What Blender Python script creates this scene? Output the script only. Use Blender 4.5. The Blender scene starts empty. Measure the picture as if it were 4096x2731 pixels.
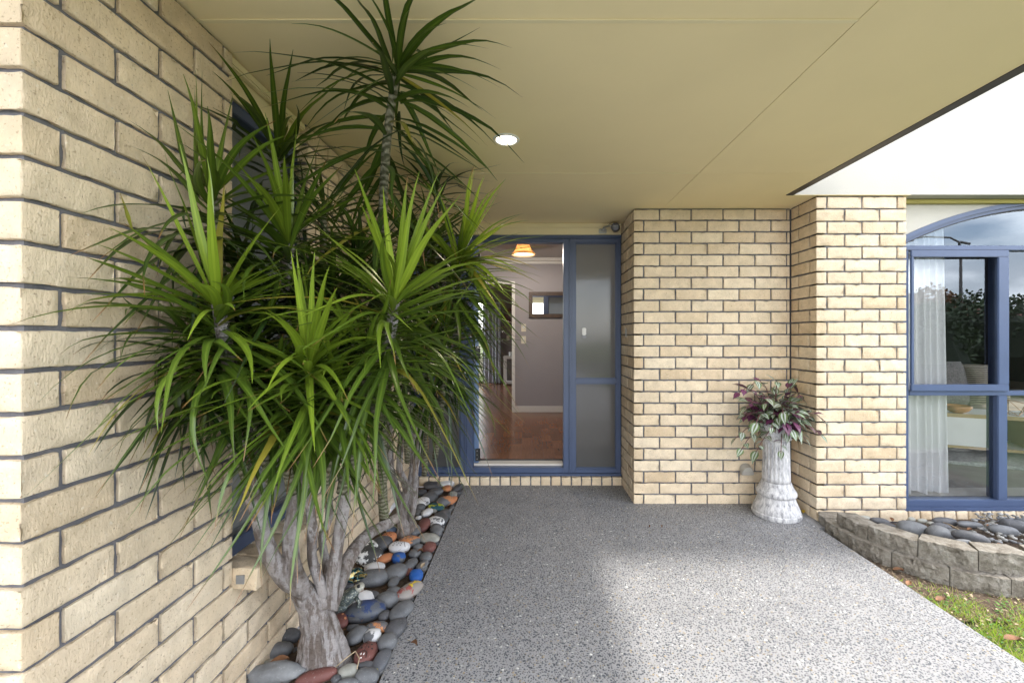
import bpy, bmesh, math, random
import numpy as np
from mathutils import Vector, Matrix, noise
random.seed(7); np.random.seed(7)
C = bpy.context.scene.collection
R = math.radians

# ------------------------------------------------------------------ camera, world, sun, exposure
F, CX, CY, H = 964.7, 1214.5, 773.5, 1.257      # lens and eye height solved from the brick courses
cam = bpy.data.cameras.new("camera"); camo = bpy.data.objects.new("camera", cam); C.objects.link(camo)
camo.location = (0, 0, H); camo.rotation_euler = (R(90), 0, 0)
cam.sensor_width = 36; cam.lens = 36 * 1680 / 4096
cam.shift_x = -0.0164; cam.shift_y = -0.0045
cam.clip_start = .02; cam.clip_end = 600
bpy.context.scene.camera = camo

SUN_DIR = Vector((1.40, .25, 2.225)).normalized()          # towards the sun
sun = bpy.data.lights.new("sun", 'SUN'); suno = bpy.data.objects.new("sun", sun); C.objects.link(suno)
sun.energy = 2.0; sun.angle = R(3.6); sun.color = (1, .95, .86)
suno.rotation_euler = (-SUN_DIR).to_track_quat('-Z', 'Y').to_euler()
world = bpy.data.worlds.new("World"); bpy.context.scene.world = world; world.use_nodes = True
nt = world.node_tree; nt.nodes.clear()
sky = nt.nodes.new('ShaderNodeTexSky'); sky.sky_type = 'NISHITA'; sky.sun_disc = False
sky.sun_elevation = math.asin(SUN_DIR.z); sky.sun_rotation = math.atan2(SUN_DIR.x, SUN_DIR.y)
tc = nt.nodes.new('ShaderNodeTexCoord'); mp = nt.nodes.new('ShaderNodeMapping'); mp.inputs['Scale'].default_value = (1, 1, 2.6); mp.inputs['Location'].default_value = (12, 3, 5)
nz = nt.nodes.new('ShaderNodeTexNoise'); nz.inputs['Scale'].default_value = 2.6; nz.inputs['Detail'].default_value = 9; nz.inputs['Roughness'].default_value = .55
rp = nt.nodes.new('ShaderNodeValToRGB'); rp.color_ramp.elements[0].position = .38; rp.color_ramp.elements[1].position = .60
nz2 = nt.nodes.new('ShaderNodeTexNoise'); nz2.inputs['Scale'].default_value = 5; nz2.inputs['Detail'].default_value = 6
cr = nt.nodes.new('ShaderNodeValToRGB'); cr.color_ramp.elements[0].color = (8.5, 8.8, 9.3, 1); cr.color_ramp.elements[1].color = (24.5, 24.2, 23.6, 1)
cr.color_ramp.elements[0].position = .35; cr.color_ramp.elements[1].position = .68
mx = nt.nodes.new('ShaderNodeMix'); mx.data_type = 'RGBA'
bg = nt.nodes.new('ShaderNodeBackground'); bg.inputs['Strength'].default_value = .15
wo = nt.nodes.new('ShaderNodeOutputWorld')
L = nt.links.new
L(tc.outputs['Generated'], mp.inputs[0]); L(mp.outputs[0], nz.inputs[0]); L(mp.outputs[0], nz2.inputs[0])
L(nz.outputs[0], rp.inputs[0]); L(nz2.outputs[0], cr.inputs[0]); L(rp.outputs[0], mx.inputs[0])
L(sky.outputs[0], mx.inputs[6]); L(cr.outputs[0], mx.inputs[7]); L(mx.outputs[2], bg.inputs[0]); L(bg.outputs[0], wo.inputs[0])
vs = bpy.context.scene.view_settings
vs.view_transform = 'Standard'; vs.look = 'None'; vs.gamma = 1; vs.use_curve_mapping = False; vs.exposure = 1.42
cy = bpy.context.scene.cycles
cy.max_bounces = 8; cy.diffuse_bounces = 5; cy.glossy_bounces = 4; cy.transparent_max_bounces = 12; cy.transmission_bounces = 4
cy.use_denoising = True; cy.sample_clamp_indirect = 6; cy.caustics_reflective = False; cy.caustics_refractive = False

# ------------------------------------------------------------------ helpers
def P(dx, dy, y): return Vector(((dx - CX) / F * y, y, H - (dy - CY) / F * y))
def G(dx, dy, z=0.0): return P(dx, dy, F * (H - z) / (dy - CY))

def tag(o, label=None, cat=None, group=None, kind=None):
    if label: o['label'] = label
    if cat: o['category'] = cat
    if group: o['group'] = group
    if kind: o['kind'] = kind
    return o
def empty(name, loc=(0, 0, 0), rz=0):
    o = bpy.data.objects.new(name, None); C.objects.link(o); o.location = loc; o.rotation_euler = (0, 0, rz)
    o.empty_display_size = .05
    return o
def link(name, me, mat=None, parent=None, loc=None):
    o = bpy.data.objects.new(name, me); C.objects.link(o)
    if mat is not None and not me.materials: me.materials.append(mat)
    if parent is not None: o.parent = parent; 
    if loc is not None: o.location = loc
    return o
def wparent(o, p):            # parent keeping world placement (parents are unrotated empties)
    o.parent = p; o.location = Vector(o.location) - p.location
    return o

class MB:
    def __init__(s): s.v = []; s.f = []; s.uv = []; s.col = []; s.mi = []
    def quad(s, a, b, c, d):
        n = len(s.v); s.v += [tuple(a), tuple(b), tuple(c), tuple(d)]; s.f.append((n, n+1, n+2, n+3))
    def box(s, x0, x1, y0, y1, z0, z1, bev=0):
        n = len(s.v)
        if bev:
            bm = bmesh.new(); bmesh.ops.create_cube(bm, size=1)
            for v in bm.verts: v.co = Vector(((x0+x1)/2 + v.co.x*(x1-x0), (y0+y1)/2 + v.co.y*(y1-y0), (z0+z1)/2 + v.co.z*(z1-z0)))
            bmesh.ops.bevel(bm, geom=bm.edges[:], offset=bev, segments=2, affect='EDGES')
            s.addbm(bm); bm.free(); return
        s.v += [(x0,y0,z0),(x1,y0,z0),(x1,y1,z0),(x0,y1,z0),(x0,y0,z1),(x1,y0,z1),(x1,y1,z1),(x0,y1,z1)]
        for q in ((0,3,2,1),(4,5,6,7),(0,1,5,4),(1,2,6,5),(2,3,7,6),(3,0,4,7)): s.f.append(tuple(n+i for i in q))
    def addbm(s, bm):
        n = len(s.v); bm.verts.index_update()
        s.v += [tuple(v.co) for v in bm.verts]
        s.f += [tuple(n + v.index for v in f.verts) for f in bm.faces]
    def tube(s, pts, rads, seg=8, cap=True):
        n0 = len(s.v); N = len(pts); up = Vector((0, 0, 1)); fr = None
        for i, p in enumerate(pts):
            p = Vector(p); a = Vector(pts[max(i-1, 0)]); b = Vector(pts[min(i+1, N-1)]); t = (b - a).normalized()
            if fr is None: fr = t.orthogonal().normalized()
            fr = (fr - t * fr.dot(t)).normalized(); w = t.cross(fr)
            r = rads[i] if hasattr(rads, '__len__') else rads
            for k in range(seg):
                A = 2*math.pi*k/seg; s.v.append(tuple(p + (fr*math.cos(A) + w*math.sin(A))*r))
        for i in range(N-1):
            for k in range(seg):
                a = n0+i*seg+k; b = n0+i*seg+(k+1) % seg; s.f.append((a, b, b+seg, a+seg))
        if cap:
            s.f.append(tuple(n0+k for k in range(seg))[::-1]); s.f.append(tuple(n0+(N-1)*seg+k for k in range(seg)))
    def lathe(s, prof, cx=0, cy=0, seg=32, flute=None):
        n0 = len(s.v)
        for (r, z) in prof:
            for k in range(seg):
                A = 2*math.pi*k/seg; rr = r if flute is None else flute(r, z, A)
                s.v.append((cx+rr*math.cos(A), cy+rr*math.sin(A), z))
        for i in range(len(prof)-1):
            for k in range(seg):
                a = n0+i*seg+k; b = n0+i*seg+(k+1) % seg; s.f.append((a, b, b+seg, a+seg))
        s.f.append(tuple(n0+k for k in range(seg))[::-1]); s.f.append(tuple(n0+(len(prof)-1)*seg+k for k in range(seg)))
    def mesh(s, name, smooth=False, ang=None):
        me = bpy.data.meshes.new(name); me.from_pydata(s.v, [], s.f)
        if s.uv:
            u = me.uv_layers.new(name='uv'); li = np.empty(len(me.loops), dtype=np.int32); me.loops.foreach_get('vertex_index', li)
            u.data.foreach_set('uv', np.array(s.uv, dtype=np.float32)[li].ravel())
        if s.col:
            a = me.color_attributes.new('tone', 'FLOAT_COLOR', 'POINT'); a.data.foreach_set('color', np.array(s.col, dtype=np.float32).ravel())
        if smooth or ang:
            me.shade_smooth() if hasattr(me, 'shade_smooth') else None
            me.polygons.foreach_set('use_smooth', [True]*len(me.polygons))
            if ang: me.set_sharp_from_angle(angle=R(ang))
        me.update(); return me
    def build(s, name, mat, parent=None, smooth=False, ang=None):
        return link(name, s.mesh(name, smooth, ang), mat, parent)
def boxo(name, mat, parent, *a, bev=0):
    m = MB(); m.box(*a, bev=bev); return m.build(name, mat, parent, ang=35 if bev else None)
def struct(name, m, mat, **k): return tag(m.build(name, mat, **k), kind='structure')

# ------------------------------------------------------------------ materials
def mat(name):
    m = bpy.data.materials.new(name); m.use_nodes = True; t = m.node_tree; t.nodes.clear()
    o = t.nodes.new('ShaderNodeOutputMaterial'); b = t.nodes.new('ShaderNodeBsdfPrincipled'); t.links.new(b.outputs[0], o.inputs[0])
    return m, t, b, o
def N(t, typ, **kw):
    n = t.nodes.new('ShaderNode'+typ)
    for k, v in kw.items():
        if k in n.inputs: n.inputs[k].default_value = v
        else: setattr(n, k, v)
    return n
def ramp(t, src, stops, interp='LINEAR'):
    n = t.nodes.new('ShaderNodeValToRGB'); n.color_ramp.interpolation = interp
    e = n.color_ramp.elements
    while len(e) > 1: e.remove(e[-1])
    e[0].position = stops[0][0]; e[0].color = c4(stops[0][1])
    for p, c in stops[1:]:
        x = e.new(p); x.color = c4(c)
    t.links.new(src, n.inputs[0]); return n.outputs[0]
def c4(c): return (c, c, c, 1) if not hasattr(c, '__len__') else (*c[:3], 1)
def mixc(t, fac, a, b, mode='MIX'):
    n = t.nodes.new('ShaderNodeMix'); n.data_type = 'RGBA'; n.blend_type = mode
    for i, x in ((0, fac), (6, a), (7, b)):
        if isinstance(x, bpy.types.NodeSocket): t.links.new(x, n.inputs[i])
        else: n.inputs[i].default_value = x if i == 0 else c4(x)
    return n.outputs[2]
def mth(t, op, a, b=0.0):
    n = t.nodes.new('ShaderNodeMath'); n.operation = op
    for i, x in ((0, a), (1, b)):
        if isinstance(x, bpy.types.NodeSocket): t.links.new(x, n.inputs[i])
        else: n.inputs[i].default_value = x
    return n.outputs[0]
def coords(t, which='Object', rnd=False, scale=None):
    c = t.nodes.new('ShaderNodeTexCoord').outputs[which]
    if rnd:
        oi = t.nodes.new('ShaderNodeObjectInfo'); v = t.nodes.new('ShaderNodeVectorMath'); v.operation = 'SCALE'
        v.inputs[0].default_value = (7, 13, 5); t.links.new(oi.outputs['Random'], v.inputs['Scale'])
        w = t.nodes.new('ShaderNodeVectorMath'); w.operation = 'ADD'; t.links.new(c, w.inputs[0]); t.links.new(v.outputs[0], w.inputs[1]); c = w.outputs[0]
    if scale:
        m = t.nodes.new('ShaderNodeMapping'); m.inputs['Scale'].default_value = scale; t.links.new(c, m.inputs[0]); c = m.outputs[0]
    return c
def noisef(t, co, sc, det=4, ro=.5):
    n = N(t, 'TexNoise', Scale=sc, Detail=det, Roughness=ro); t.links.new(co, n.inputs[0]); return n.outputs[0]
def bump(t, b, h, st, dist, prev=None):
    n = N(t, 'Bump', Strength=st, Distance=dist); t.links.new(h, n.inputs['Height'])
    if prev is not None: t.links.new(prev, n.inputs['Normal'])
    t.links.new(n.outputs[0], b.inputs['Normal']); return n.outputs[0]
def simple(name, col, rough=.5, metal=0, var=.06, vs_=8, bmp=0, bs=60, spec=.5, rnd=False):
    m, t, b, o = mat(name); co = coords(t, rnd=rnd)
    n = noisef(t, co, vs_, 5)
    c = ramp(t, n, [(.3, tuple(x*(1-var) for x in col)), (.7, tuple(min(1, x*(1+var)) for x in col))])
    t.links.new(c, b.inputs['Base Color']); b.inputs['Roughness'].default_value = rough; b.inputs['Metallic'].default_value = metal
    b.inputs['Specular IOR Level'].default_value = spec
    if bmp: bump(t, b, noisef(t, co, bs, 4), bmp, .004)
    return m
M = {}
# brick
m, t, b, o = mat('brick'); co = coords(t, rnd=True); oi = N(t, 'ObjectInfo')
base = ramp(t, oi.outputs['Random'], [(0, (.68, .54, .375)), (.25, (.77, .64, .47)), (.5, (.72, .585, .42)), (.75, (.79, .67, .505)), (1, (.64, .495, .33))])
mott = ramp(t, noisef(t, co, 14, 5, .6), [(.3, .86), (.7, 1.08)])
c = mixc(t, 1.0, base, mott, 'MULTIPLY')
sp = ramp(t, noisef(t, co, 150, 2, .5), [(.32, 1.0), (.38, 0.0)])
c = mixc(t, mth(t, 'MULTIPLY', sp, .42), c, (.25, .15, .07))
vo = N(t, 'TexVoronoi', Scale=48.0); t.links.new(co, vo.inputs[0])
dk = ramp(t, vo.outputs['Distance'], [(.07, 1.0), (.12, 0.0)]); gate = ramp(t, noisef(t, co, 30, 1), [(.52, 0.0), (.58, 1.0)])
c = mixc(t, mth(t, 'MULTIPLY', mth(t, 'MULTIPLY', dk, gate), .6), c, (.13, .06, .03))
wf = ramp(t, noisef(t, co, 90, 2), [(.66, 0.0), (.72, 1.0)])
c = mixc(t, mth(t, 'MULTIPLY', wf, .35), c, (.85, .80, .72))
wc = coords(t, 'Object'); ge = N(t, 'NewGeometry'); dn = noisef(t, ge.outputs['Position'], 3.2, 6, .6)
c = mixc(t, mth(t, 'MULTIPLY', ramp(t, dn, [(.50, 0.0), (.72, 1.0)]), .30), c, (.46, .35, .20))
t.links.new(c, b.inputs['Base Color']); b.inputs['Roughness'].default_value = .82; b.inputs['Specular IOR Level'].default_value = .25
st = t.nodes.new('ShaderNodeMapping'); st.inputs['Scale'].default_value = (1, 1, .35); t.links.new(co, st.inputs[0])
p1 = bump(t, b, noisef(t, st.outputs[0], 210, 4, .65), .9, .0032)
bump(t, b, noisef(t, co, 34, 3, .5), .55, .006, p1); M['brick'] = m
m, t, b, o = mat('mortar'); co = coords(t, 'Object')
t.links.new(ramp(t, noisef(t, co, 20, 5), [(.3, (.115, .115, .13)), (.7, (.185, .185, .205))]), b.inputs['Base Color'])
b.inputs['Roughness'].default_value = .95; bump(t, b, noisef(t, co, 160, 4), .8, .003); M['mortar'] = m
# painted surfaces
M['soffit'] = simple('soffit_paint', (.90, .755, .465), .7, var=.05, vs_=1.2, bmp=.10, bs=30)
M['trim'] = simple('cream_trim', (.84, .73, .47), .55, var=.03, vs_=3)
m, t, b, o = mat('white_plaster'); co = coords(t)
t.links.new(ramp(t, noisef(t, co, 5, 6), [(.3, (.50, .475, .425)), (.7, (.54, .51, .455))]), b.inputs['Base Color'])
b.inputs['Roughness'].default_value = .85; bump(t, b, noisef(t, co, 120, 4, .65), .5, .003); M['plaster'] = m
M['blue'] = simple('navy_powder_coat', (.068, .098, .185), .36, var=.07, vs_=5)
M['blue_light'] = simple('door_edge_blue', (.12, .20, .36), .35, var=.06, vs_=5)
M['dark_trim'] = simple('dark_flashing', (.07, .06, .055), .5)
M['black'] = simple('black_metal', (.012, .012, .014), .45)
M['steel'] = simple('grey_steel', (.45, .45, .45), .3, metal=.9)
M['white'] = simple('white_gloss', (.8, .8, .79), .35, var=.03)
M['ivory'] = simple('ivory_plastic', (.72, .66, .52), .4, var=.03)
M['inwall'] = simple('mauve_interior_paint', (.33, .305, .31), .6, var=.03, vs_=2)
M['inceil'] = simple('interior_ceiling_paint', (.50, .455, .43), .8, var=.02)
M['intrim'] = simple('interior_white_trim', (.70, .67, .62), .45, var=.02)
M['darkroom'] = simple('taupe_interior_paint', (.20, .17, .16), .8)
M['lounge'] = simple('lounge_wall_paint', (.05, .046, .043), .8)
# floor plank
m, t, b, o = mat('plank_wood'); co = coords(t, rnd=True, scale=(14, 1.6, 14)); oi = N(t, 'ObjectInfo')
base = ramp(t, oi.outputs['Random'], [(0, (.17, .068, .032)), (.35, (.22, .092, .042)), (.7, (.27, .118, .055)), (1, (.18, .075, .036))])
gr = ramp(t, noisef(t, co, 5, 8, .65), [(.3, .78), (.7, 1.2)])
t.links.new(mixc(t, 1, base, gr, 'MULTIPLY'), b.inputs['Base Color']); b.inputs['Roughness'].default_value = .24; M['plank'] = m
bump(t, b, noisef(t, co, 5, 5), .12, .002)
M['floor2'] = simple('far_room_floor', (.21, .085, .045), .22, var=.25, vs_=6)
# glass
def glass(name, base, tint=(1, 1, 1), rough=0.0):
    m, t, b, o = mat(name); t.nodes.remove(b)
    tr = N(t, 'BsdfTransparent'); tr.inputs[0].default_value = (*tint, 1); gl = N(t, 'BsdfGlossy'); gl.inputs['Roughness'].default_value = rough; gl.inputs['Color'].default_value = (.80, .89, 1, 1)
    fr = N(t, 'Fresnel', IOR=1.5); f = mth(t, 'MAXIMUM', mth(t, 'MULTIPLY', fr.outputs[0], 1.9), base)
    mxs = N(t, 'MixShader'); t.links.new(f, mxs.inputs[0]); t.links.new(tr.outputs[0], mxs.inputs[1]); t.links.new(gl.outputs[0], mxs.inputs[2]); t.links.new(mxs.outputs[0], o.inputs[0])
    return m
M['glass'] = glass('window_glass', .15, (.97, .98, .98))
M['archglass'] = glass('arch_glass', .17, (.9, .94, .97))
m, t, b, o = mat('obscure_glass'); co = coords(t)
n1 = noisef(t, co, 70, 3, .55)
b.inputs['Base Color'].default_value = (.17, .17, .17, 1); b.inputs['Roughness'].default_value = .06; b.inputs['Coat Weight'].default_value = 1; b.inputs['Coat Roughness'].default_value = .03
b.inputs['Transmission Weight'].default_value = .0; b.inputs['Specular IOR Level'].default_value = 1.0
tl = N(t, 'BsdfTranslucent'); tl.inputs[0].default_value = (.45, .47, .48, 1); tp = N(t, 'BsdfTransparent'); tp.inputs[0].default_value = (.6, .62, .65, 1)
bump(t, b, n1, .16, .003)
ms = N(t, 'MixShader'); ms.inputs[0].default_value = .45; t.links.new(b.outputs[0], ms.inputs[1]); t.links.new(tl.outputs[0], ms.inputs[2])
ms2 = N(t, 'MixShader'); ms2.inputs[0].default_value = .22; t.links.new(ms.outputs[0], ms2.inputs[1]); t.links.new(tp.outputs[0], ms2.inputs[2]); t.links.new(ms2.outputs[0], o.inputs[0])
M['obscure'] = m
m, t, b, o = mat('sheer_fabric'); b.inputs['Base Color'].default_value = (.93, .93, .94, 1); b.inputs['Roughness'].default_value = .9
tl = N(t, 'BsdfTranslucent'); tl.inputs[0].default_value = (.86, .86, .9, 1); tp = N(t, 'BsdfTransparent')
ms = N(t, 'MixShader'); ms.inputs[0].default_value = .15; t.links.new(b.outputs[0], ms.inputs[1]); t.links.new(tl.outputs[0], ms.inputs[2])
ms2 = N(t, 'MixShader'); ms2.inputs[0].default_value = .04; t.links.new(ms.outputs[0], ms2.inputs[1]); t.links.new(tp.outputs[0], ms2.inputs[2]); t.links.new(ms2.outputs[0], o.inputs[0]); M['sheer'] = m
M['curtain'] = simple('grey_curtain', (.52, .55, .62), .9)
m, t, b, o = mat('mirror'); b.inputs['Metallic'].default_value = 1; b.inputs['Base Color'].default_value = (.9, .9, .9, 1); b.inputs['Roughness'].default_value = .01; M['mirror'] = m
M['darkwood'] = simple('dark_wood', (.075, .045, .03), .5, var=.2, vs_=20)
# ground
m, t, b, o = mat('cement'); co = coords(t)
t.links.new(ramp(t, noisef(t, co, 6, 8, .6), [(.25, (.235, .235, .245)), (.75, (.31, .31, .32))]), b.inputs['Base Color']); b.inputs['Roughness'].default_value = .85
bump(t, b, noisef(t, co, 220, 3), .4, .002); M['cement'] = m
m, t, b, o = mat('aggregate'); a = N(t, 'Attribute', attribute_name='tone'); t.links.new(a.outputs['Color'], b.inputs['Base Color']); b.inputs['Roughness'].default_value = .55; M['aggregate'] = m
m, t, b, o = mat('soil'); co = coords(t)
t.links.new(ramp(t, noisef(t, co, 60, 8, .7), [(.3, (.05, .033, .022)), (.6, (.13, .09, .06)), (.8, (.22, .16, .11))]), b.inputs['Base Color']); b.inputs['Roughness'].default_value = 1
bump(t, b, noisef(t, co, 90, 6, .7), 1, .012); M['soil'] = m
m, t, b, o = mat('lawn'); co = coords(t)
t.links.new(ramp(t, noisef(t, co, 3, 10, .7), [(.3, (.045, .065, .018)), (.7, (.085, .115, .035))]), b.inputs['Base Color']); b.inputs['Roughness'].default_value = 1; M['lawn'] = m
m, t, b, o = mat('grass_blade'); a = N(t, 'Attribute', attribute_name='tone'); t.links.new(a.outputs['Color'], b.inputs['Base Color']); b.inputs['Roughness'].default_value = .6
tl = N(t, 'BsdfTranslucent'); t.links.new(a.outputs['Color'], tl.inputs[0]); ms = N(t, 'MixShader'); ms.inputs[0].default_value = .35
t.links.new(b.outputs[0], ms.inputs[1]); t.links.new(tl.outputs[0], ms.inputs[2]); t.links.new(ms.outputs[0], o.inputs[0]); M['grass'] = m
# dracaena leaf: uv.x across, uv.y along, tone r = age, with painted shade for inner leaves
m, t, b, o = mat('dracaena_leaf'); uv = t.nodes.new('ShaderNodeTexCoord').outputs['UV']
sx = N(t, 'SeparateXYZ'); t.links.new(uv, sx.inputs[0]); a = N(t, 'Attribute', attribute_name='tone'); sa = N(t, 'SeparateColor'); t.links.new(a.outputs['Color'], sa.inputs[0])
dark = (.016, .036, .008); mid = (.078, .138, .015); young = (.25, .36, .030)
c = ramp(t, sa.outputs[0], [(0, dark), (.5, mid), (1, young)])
ax = mth(t, 'ABSOLUTE', mth(t, 'SUBTRACT', sx.outputs[0], .5))
strp = ramp(t, ax, [(.04, 1.0), (.16, 0.0)])
c = mixc(t, mth(t, 'MULTIPLY', strp, .35), c, mixc(t, sa.outputs[0], (.07, .14, .025), (.42, .54, .06)))
stn = N(t, 'TexNoise', Scale=1.0, Detail=3.0); mpn = t.nodes.new('ShaderNodeMapping'); mpn.inputs['Scale'].default_value = (22, 3, 1); t.links.new(uv, mpn.inputs[0]); t.links.new(mpn.outputs[0], stn.inputs[0])
c = mixc(t, 1, c, ramp(t, stn.outputs[0], [(.3, .78), (.7, 1.18)]), 'MULTIPLY')
tip = mth(t, 'MULTIPLY', ramp(t, sx.outputs[1], [(.88, 0.0), (.97, 1.0)]), sa.outputs[1])
c = mixc(t, tip, c, (.28, .14, .06))
yel = sa.outputs[2]; c = mixc(t, yel, c, (.34, .28, .04))
edge = ramp(t, ax, [(.44, 0.0), (.49, 1.0)]); c = mixc(t, mth(t, 'MULTIPLY', edge, .5), c, (.06, .03, .02))
t.links.new(c, b.inputs['Base Color']); b.inputs['Roughness'].default_value = .30; b.inputs['Specular IOR Level'].default_value = .7
tl = N(t, 'BsdfTranslucent'); t.links.new(c, tl.inputs[0]); ms = N(t, 'MixShader'); ms.inputs[0].default_value = .22
t.links.new(b.outputs[0], ms.inputs[1]); t.links.new(tl.outputs[0], ms.inputs[2]); t.links.new(ms.outputs[0], o.inputs[0]); M['dleaf'] = m
# bark
m, t, b, o = mat('dracaena_bark'); co = coords(t); cs = coords(t, scale=(1, 1, 3.2))
c = ramp(t, noisef(t, co, 9, 7, .65), [(.30, (.13, .10, .08)), (.42, (.33, .295, .28)), (.55, (.47, .435, .43)), (.75, (.60, .565, .56))])
c = mixc(t, mth(t, 'MULTIPLY', ramp(t, noisef(t, co, 5, 3), [(.55, 0.0), (.72, 1.0)]), .45), c, (.30, .19, .10))
c = mixc(t, mth(t, 'MULTIPLY', ramp(t, noisef(t, cs, 60, 4, .7), [(.30, 1.0), (.45, 0.0)]), .5), c, (.10, .08, .07))
t.links.new(c, b.inputs['Base Color']); b.inputs['Roughness'].default_value = .9
cf = coords(t, scale=(1, 1, .22)); fis = noisef(t, cf, 34, 6, .65)
c2 = mixc(t, mth(t, 'MULTIPLY', ramp(t, fis, [(.43, 1.0), (.51, 0.0)]), .75), c, (.15, .11, .085)); t.links.new(c2, b.inputs['Base Color'])
p1 = bump(t, b, noisef(t, cs, 50, 6, .75), 1, .010); p2 = bump(t, b, fis, 1, .03, p1); bump(t, b, noisef(t, co, 14, 5, .6), .8, .03, p2); M['bark'] = m
m, t, b, o = mat('ringed_stem'); co = coords(t); wv = N(t, 'TexWave', Scale=17.0, Distortion=6.0, Detail=3.0); wv.bands_direction = 'Z'; t.links.new(co, wv.inputs[0])
wv.inputs['Detail Scale'].default_value = 2.0
c = ramp(t, wv.outputs[0], [(.10, (.075, .075, .04)), (.5, (.17, .165, .105)), (.9, (.22, .21, .15))]); t.links.new(c, b.inputs['Base Color']); b.inputs['Roughness'].default_value = .85
bump(t, b, wv.outputs[0], .7, .006); M['ring'] = m
M['greenstem'] = simple('green_stem', (.12, .20, .04), .5, var=.25, vs_=60)
# stones
def stonemat(name, col, col2=None, chip=.0, chipcol=(.13, .135, .145), rough=.62, sc=18, var=.18, seed=0.0):
    m, t, b, o = mat(name); co = coords(t, rnd=True)
    n = noisef(t, co, sc, 6, .6)
    c = ramp(t, n, [(.3, tuple(x*(1-var) for x in col)), (.7, tuple(min(1, x*(1+var)) for x in (col2 or col)))])
    fl = ramp(t, noisef(t, co, 150, 3), [(.64, 0.0), (.70, 1.0)]); c = mixc(t, mth(t, 'MULTIPLY', fl, .22), c, (.55, .55, .55))
    if chip:
        cp = ramp(t, noisef(t, co, 11, 7, .68), [(chip, 1.0), (chip+.02, 0.0)]); c = mixc(t, cp, c, chipcol)
    t.links.new(c, b.inputs['Base Color']); b.inputs['Roughness'].default_value = rough
    p1 = bump(t, b, noisef(t, co, 120, 4), .25, .0015); bump(t, b, noisef(t, co, 22, 4), .3, .004, p1)
    return m
M['s_grey'] = stonemat('river_stone_grey', (.115, .12, .13), (.15, .155, .165))
M['s_dark'] = stonemat('river_stone_dark', (.07, .073, .08), (.10, .10, .11))
M['s_light'] = stonemat('river_stone_olive', (.27, .27, .24), (.33, .33, .30))
M['s_white'] = stonemat('white_painted_stone', (.72, .72, .74), chip=.33, var=.04)
M['s_whitechip'] = stonemat('chipped_white_stone', (.74, .74, .75), chip=.45, var=.04)
M['s_orange'] = stonemat('orange_painted_stone', (.55, .22, .10), chip=.36, var=.08)
M['s_orangechip'] = stonemat('chipped_orange_stone', (.56, .24, .10), chip=.49, var=.08)
M['s_maroon'] = stonemat('maroon_painted_stone', (.155, .058, .05), chip=.27, var=.08)
M['s_blue'] = stonemat('blue_painted_stone', (.015, .10, .38), chip=.37, var=.2)
M['s_bluestreak'] = stonemat('blue_streaked_stone', (.030, .055, .15), chip=.5, chipcol=(.10, .11, .13), var=.3)
M['s_redyel'] = stonemat('red_washed_stone', (.33, .09, .08), chip=.55, chipcol=(.30, .27, .25), var=.2)
M['s_yelchip'] = stonemat('yellow_flecked_stone', (.10, .105, .12), chip=.36, chipcol=(.70, .58, .06))
M['s_fish'] = stonemat('teal_painted_stone', (.02, .09, .12), chip=.44, chipcol=(.45, .48, .03), var=.4)
M['s_whiteblue'] = stonemat('white_and_blue_stone', (.62, .62, .58), chip=.47, chipcol=(.16, .22, .34), var=.05)
M['s_block'] = stonemat('pitted_white_rock', (.78, .78, .77), chip=.46, chipcol=(.05, .05, .05), var=.03, sc=40)
M['s_boulder'] = stonemat('rough_boulder', (.15, .155, .165), (.24, .25, .26), var=.3, rough=.9, sc=9)
m, t, b, o = mat('split_concrete_block'); co = coords(t, rnd=True)
c = ramp(t, noisef(t, co, 16, 8, .7), [(.30, (.12, .10, .075)), (.48, (.28, .25, .21)), (.70, (.46, .43, .38))])
t.links.new(c, b.inputs['Base Color']); b.inputs['Roughness'].default_value = .95
p1 = bump(t, b, noisef(t, co, 120, 5, .7), 1, .008); bump(t, b, noisef(t, co, 38, 6, .7), 1, .02, p1); M['block'] = m
m, t, b, o = mat('weathered_cast_stone'); co = coords(t); cs = coords(t, scale=(1, 1, .25))
c = ramp(t, noisef(t, cs, 55, 7, .72), [(.34, (.17, .17, .185)), (.45, (.42, .415, .43)), (.60, (.66, .65, .655))])
t.links.new(c, b.inputs['Base Color']); b.inputs['Roughness'].default_value = .85; bump(t, b, noisef(t, co, 90, 5), .35, .002); M['cast'] = m
# zebrina leaf
for zname in ('zebra', 'zebra_attr'):
  m, t, b, o = mat('striped_leaf'); uv = t.nodes.new('ShaderNodeTexCoord').outputs['UV']; sx = N(t, 'SeparateXYZ'); t.links.new(uv, sx.inputs[0])
  ax = mth(t, 'ABSOLUTE', mth(t, 'SUBTRACT', sx.outputs[0], .5)); zr = N(t, 'ObjectInfo').outputs['Random'] if zname == 'zebra' else N(t, 'Attribute', attribute_name='tone').outputs['Fac']
  edgec = ramp(t, zr, [(0, (.09, .13, .055)), (.4, (.13, .20, .07)), (.66, (.13, .12, .08)), (.76, (.12, .02, .08)), (1, (.06, .02, .045))], 'LINEAR')
  silv = ramp(t, zr, [(0, (.46, .49, .47)), (.62, (.38, .43, .36)), (.72, (.20, .06, .13)), (1, (.12, .03, .07))])
  c = mixc(t, ramp(t, ax, [(.07, 0.0), (.11, 1.0), (.24, 1.0), (.30, 0.0)]), edgec, silv)
  t.links.new(c, b.inputs['Base Color']); b.inputs['Roughness'].default_value = .35; M[zname] = m
M['purplestem'] = simple('purple_stem', (.16, .07, .07), .5)
M['deadleaf'] = simple('dead_leaf', (.20, .095, .045), .7, var=.35, vs_=25, rnd=True)
M['yellowleaf'] = simple('yellow_leaf', (.60, .42, .05), .6, var=.2)
M['straw'] = simple('dry_straw', (.42, .33, .22), .8, var=.2)
M['hedge'] = simple('hedge_leaf', (.05, .075, .03), .55, var=.4, vs_=3)
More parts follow.
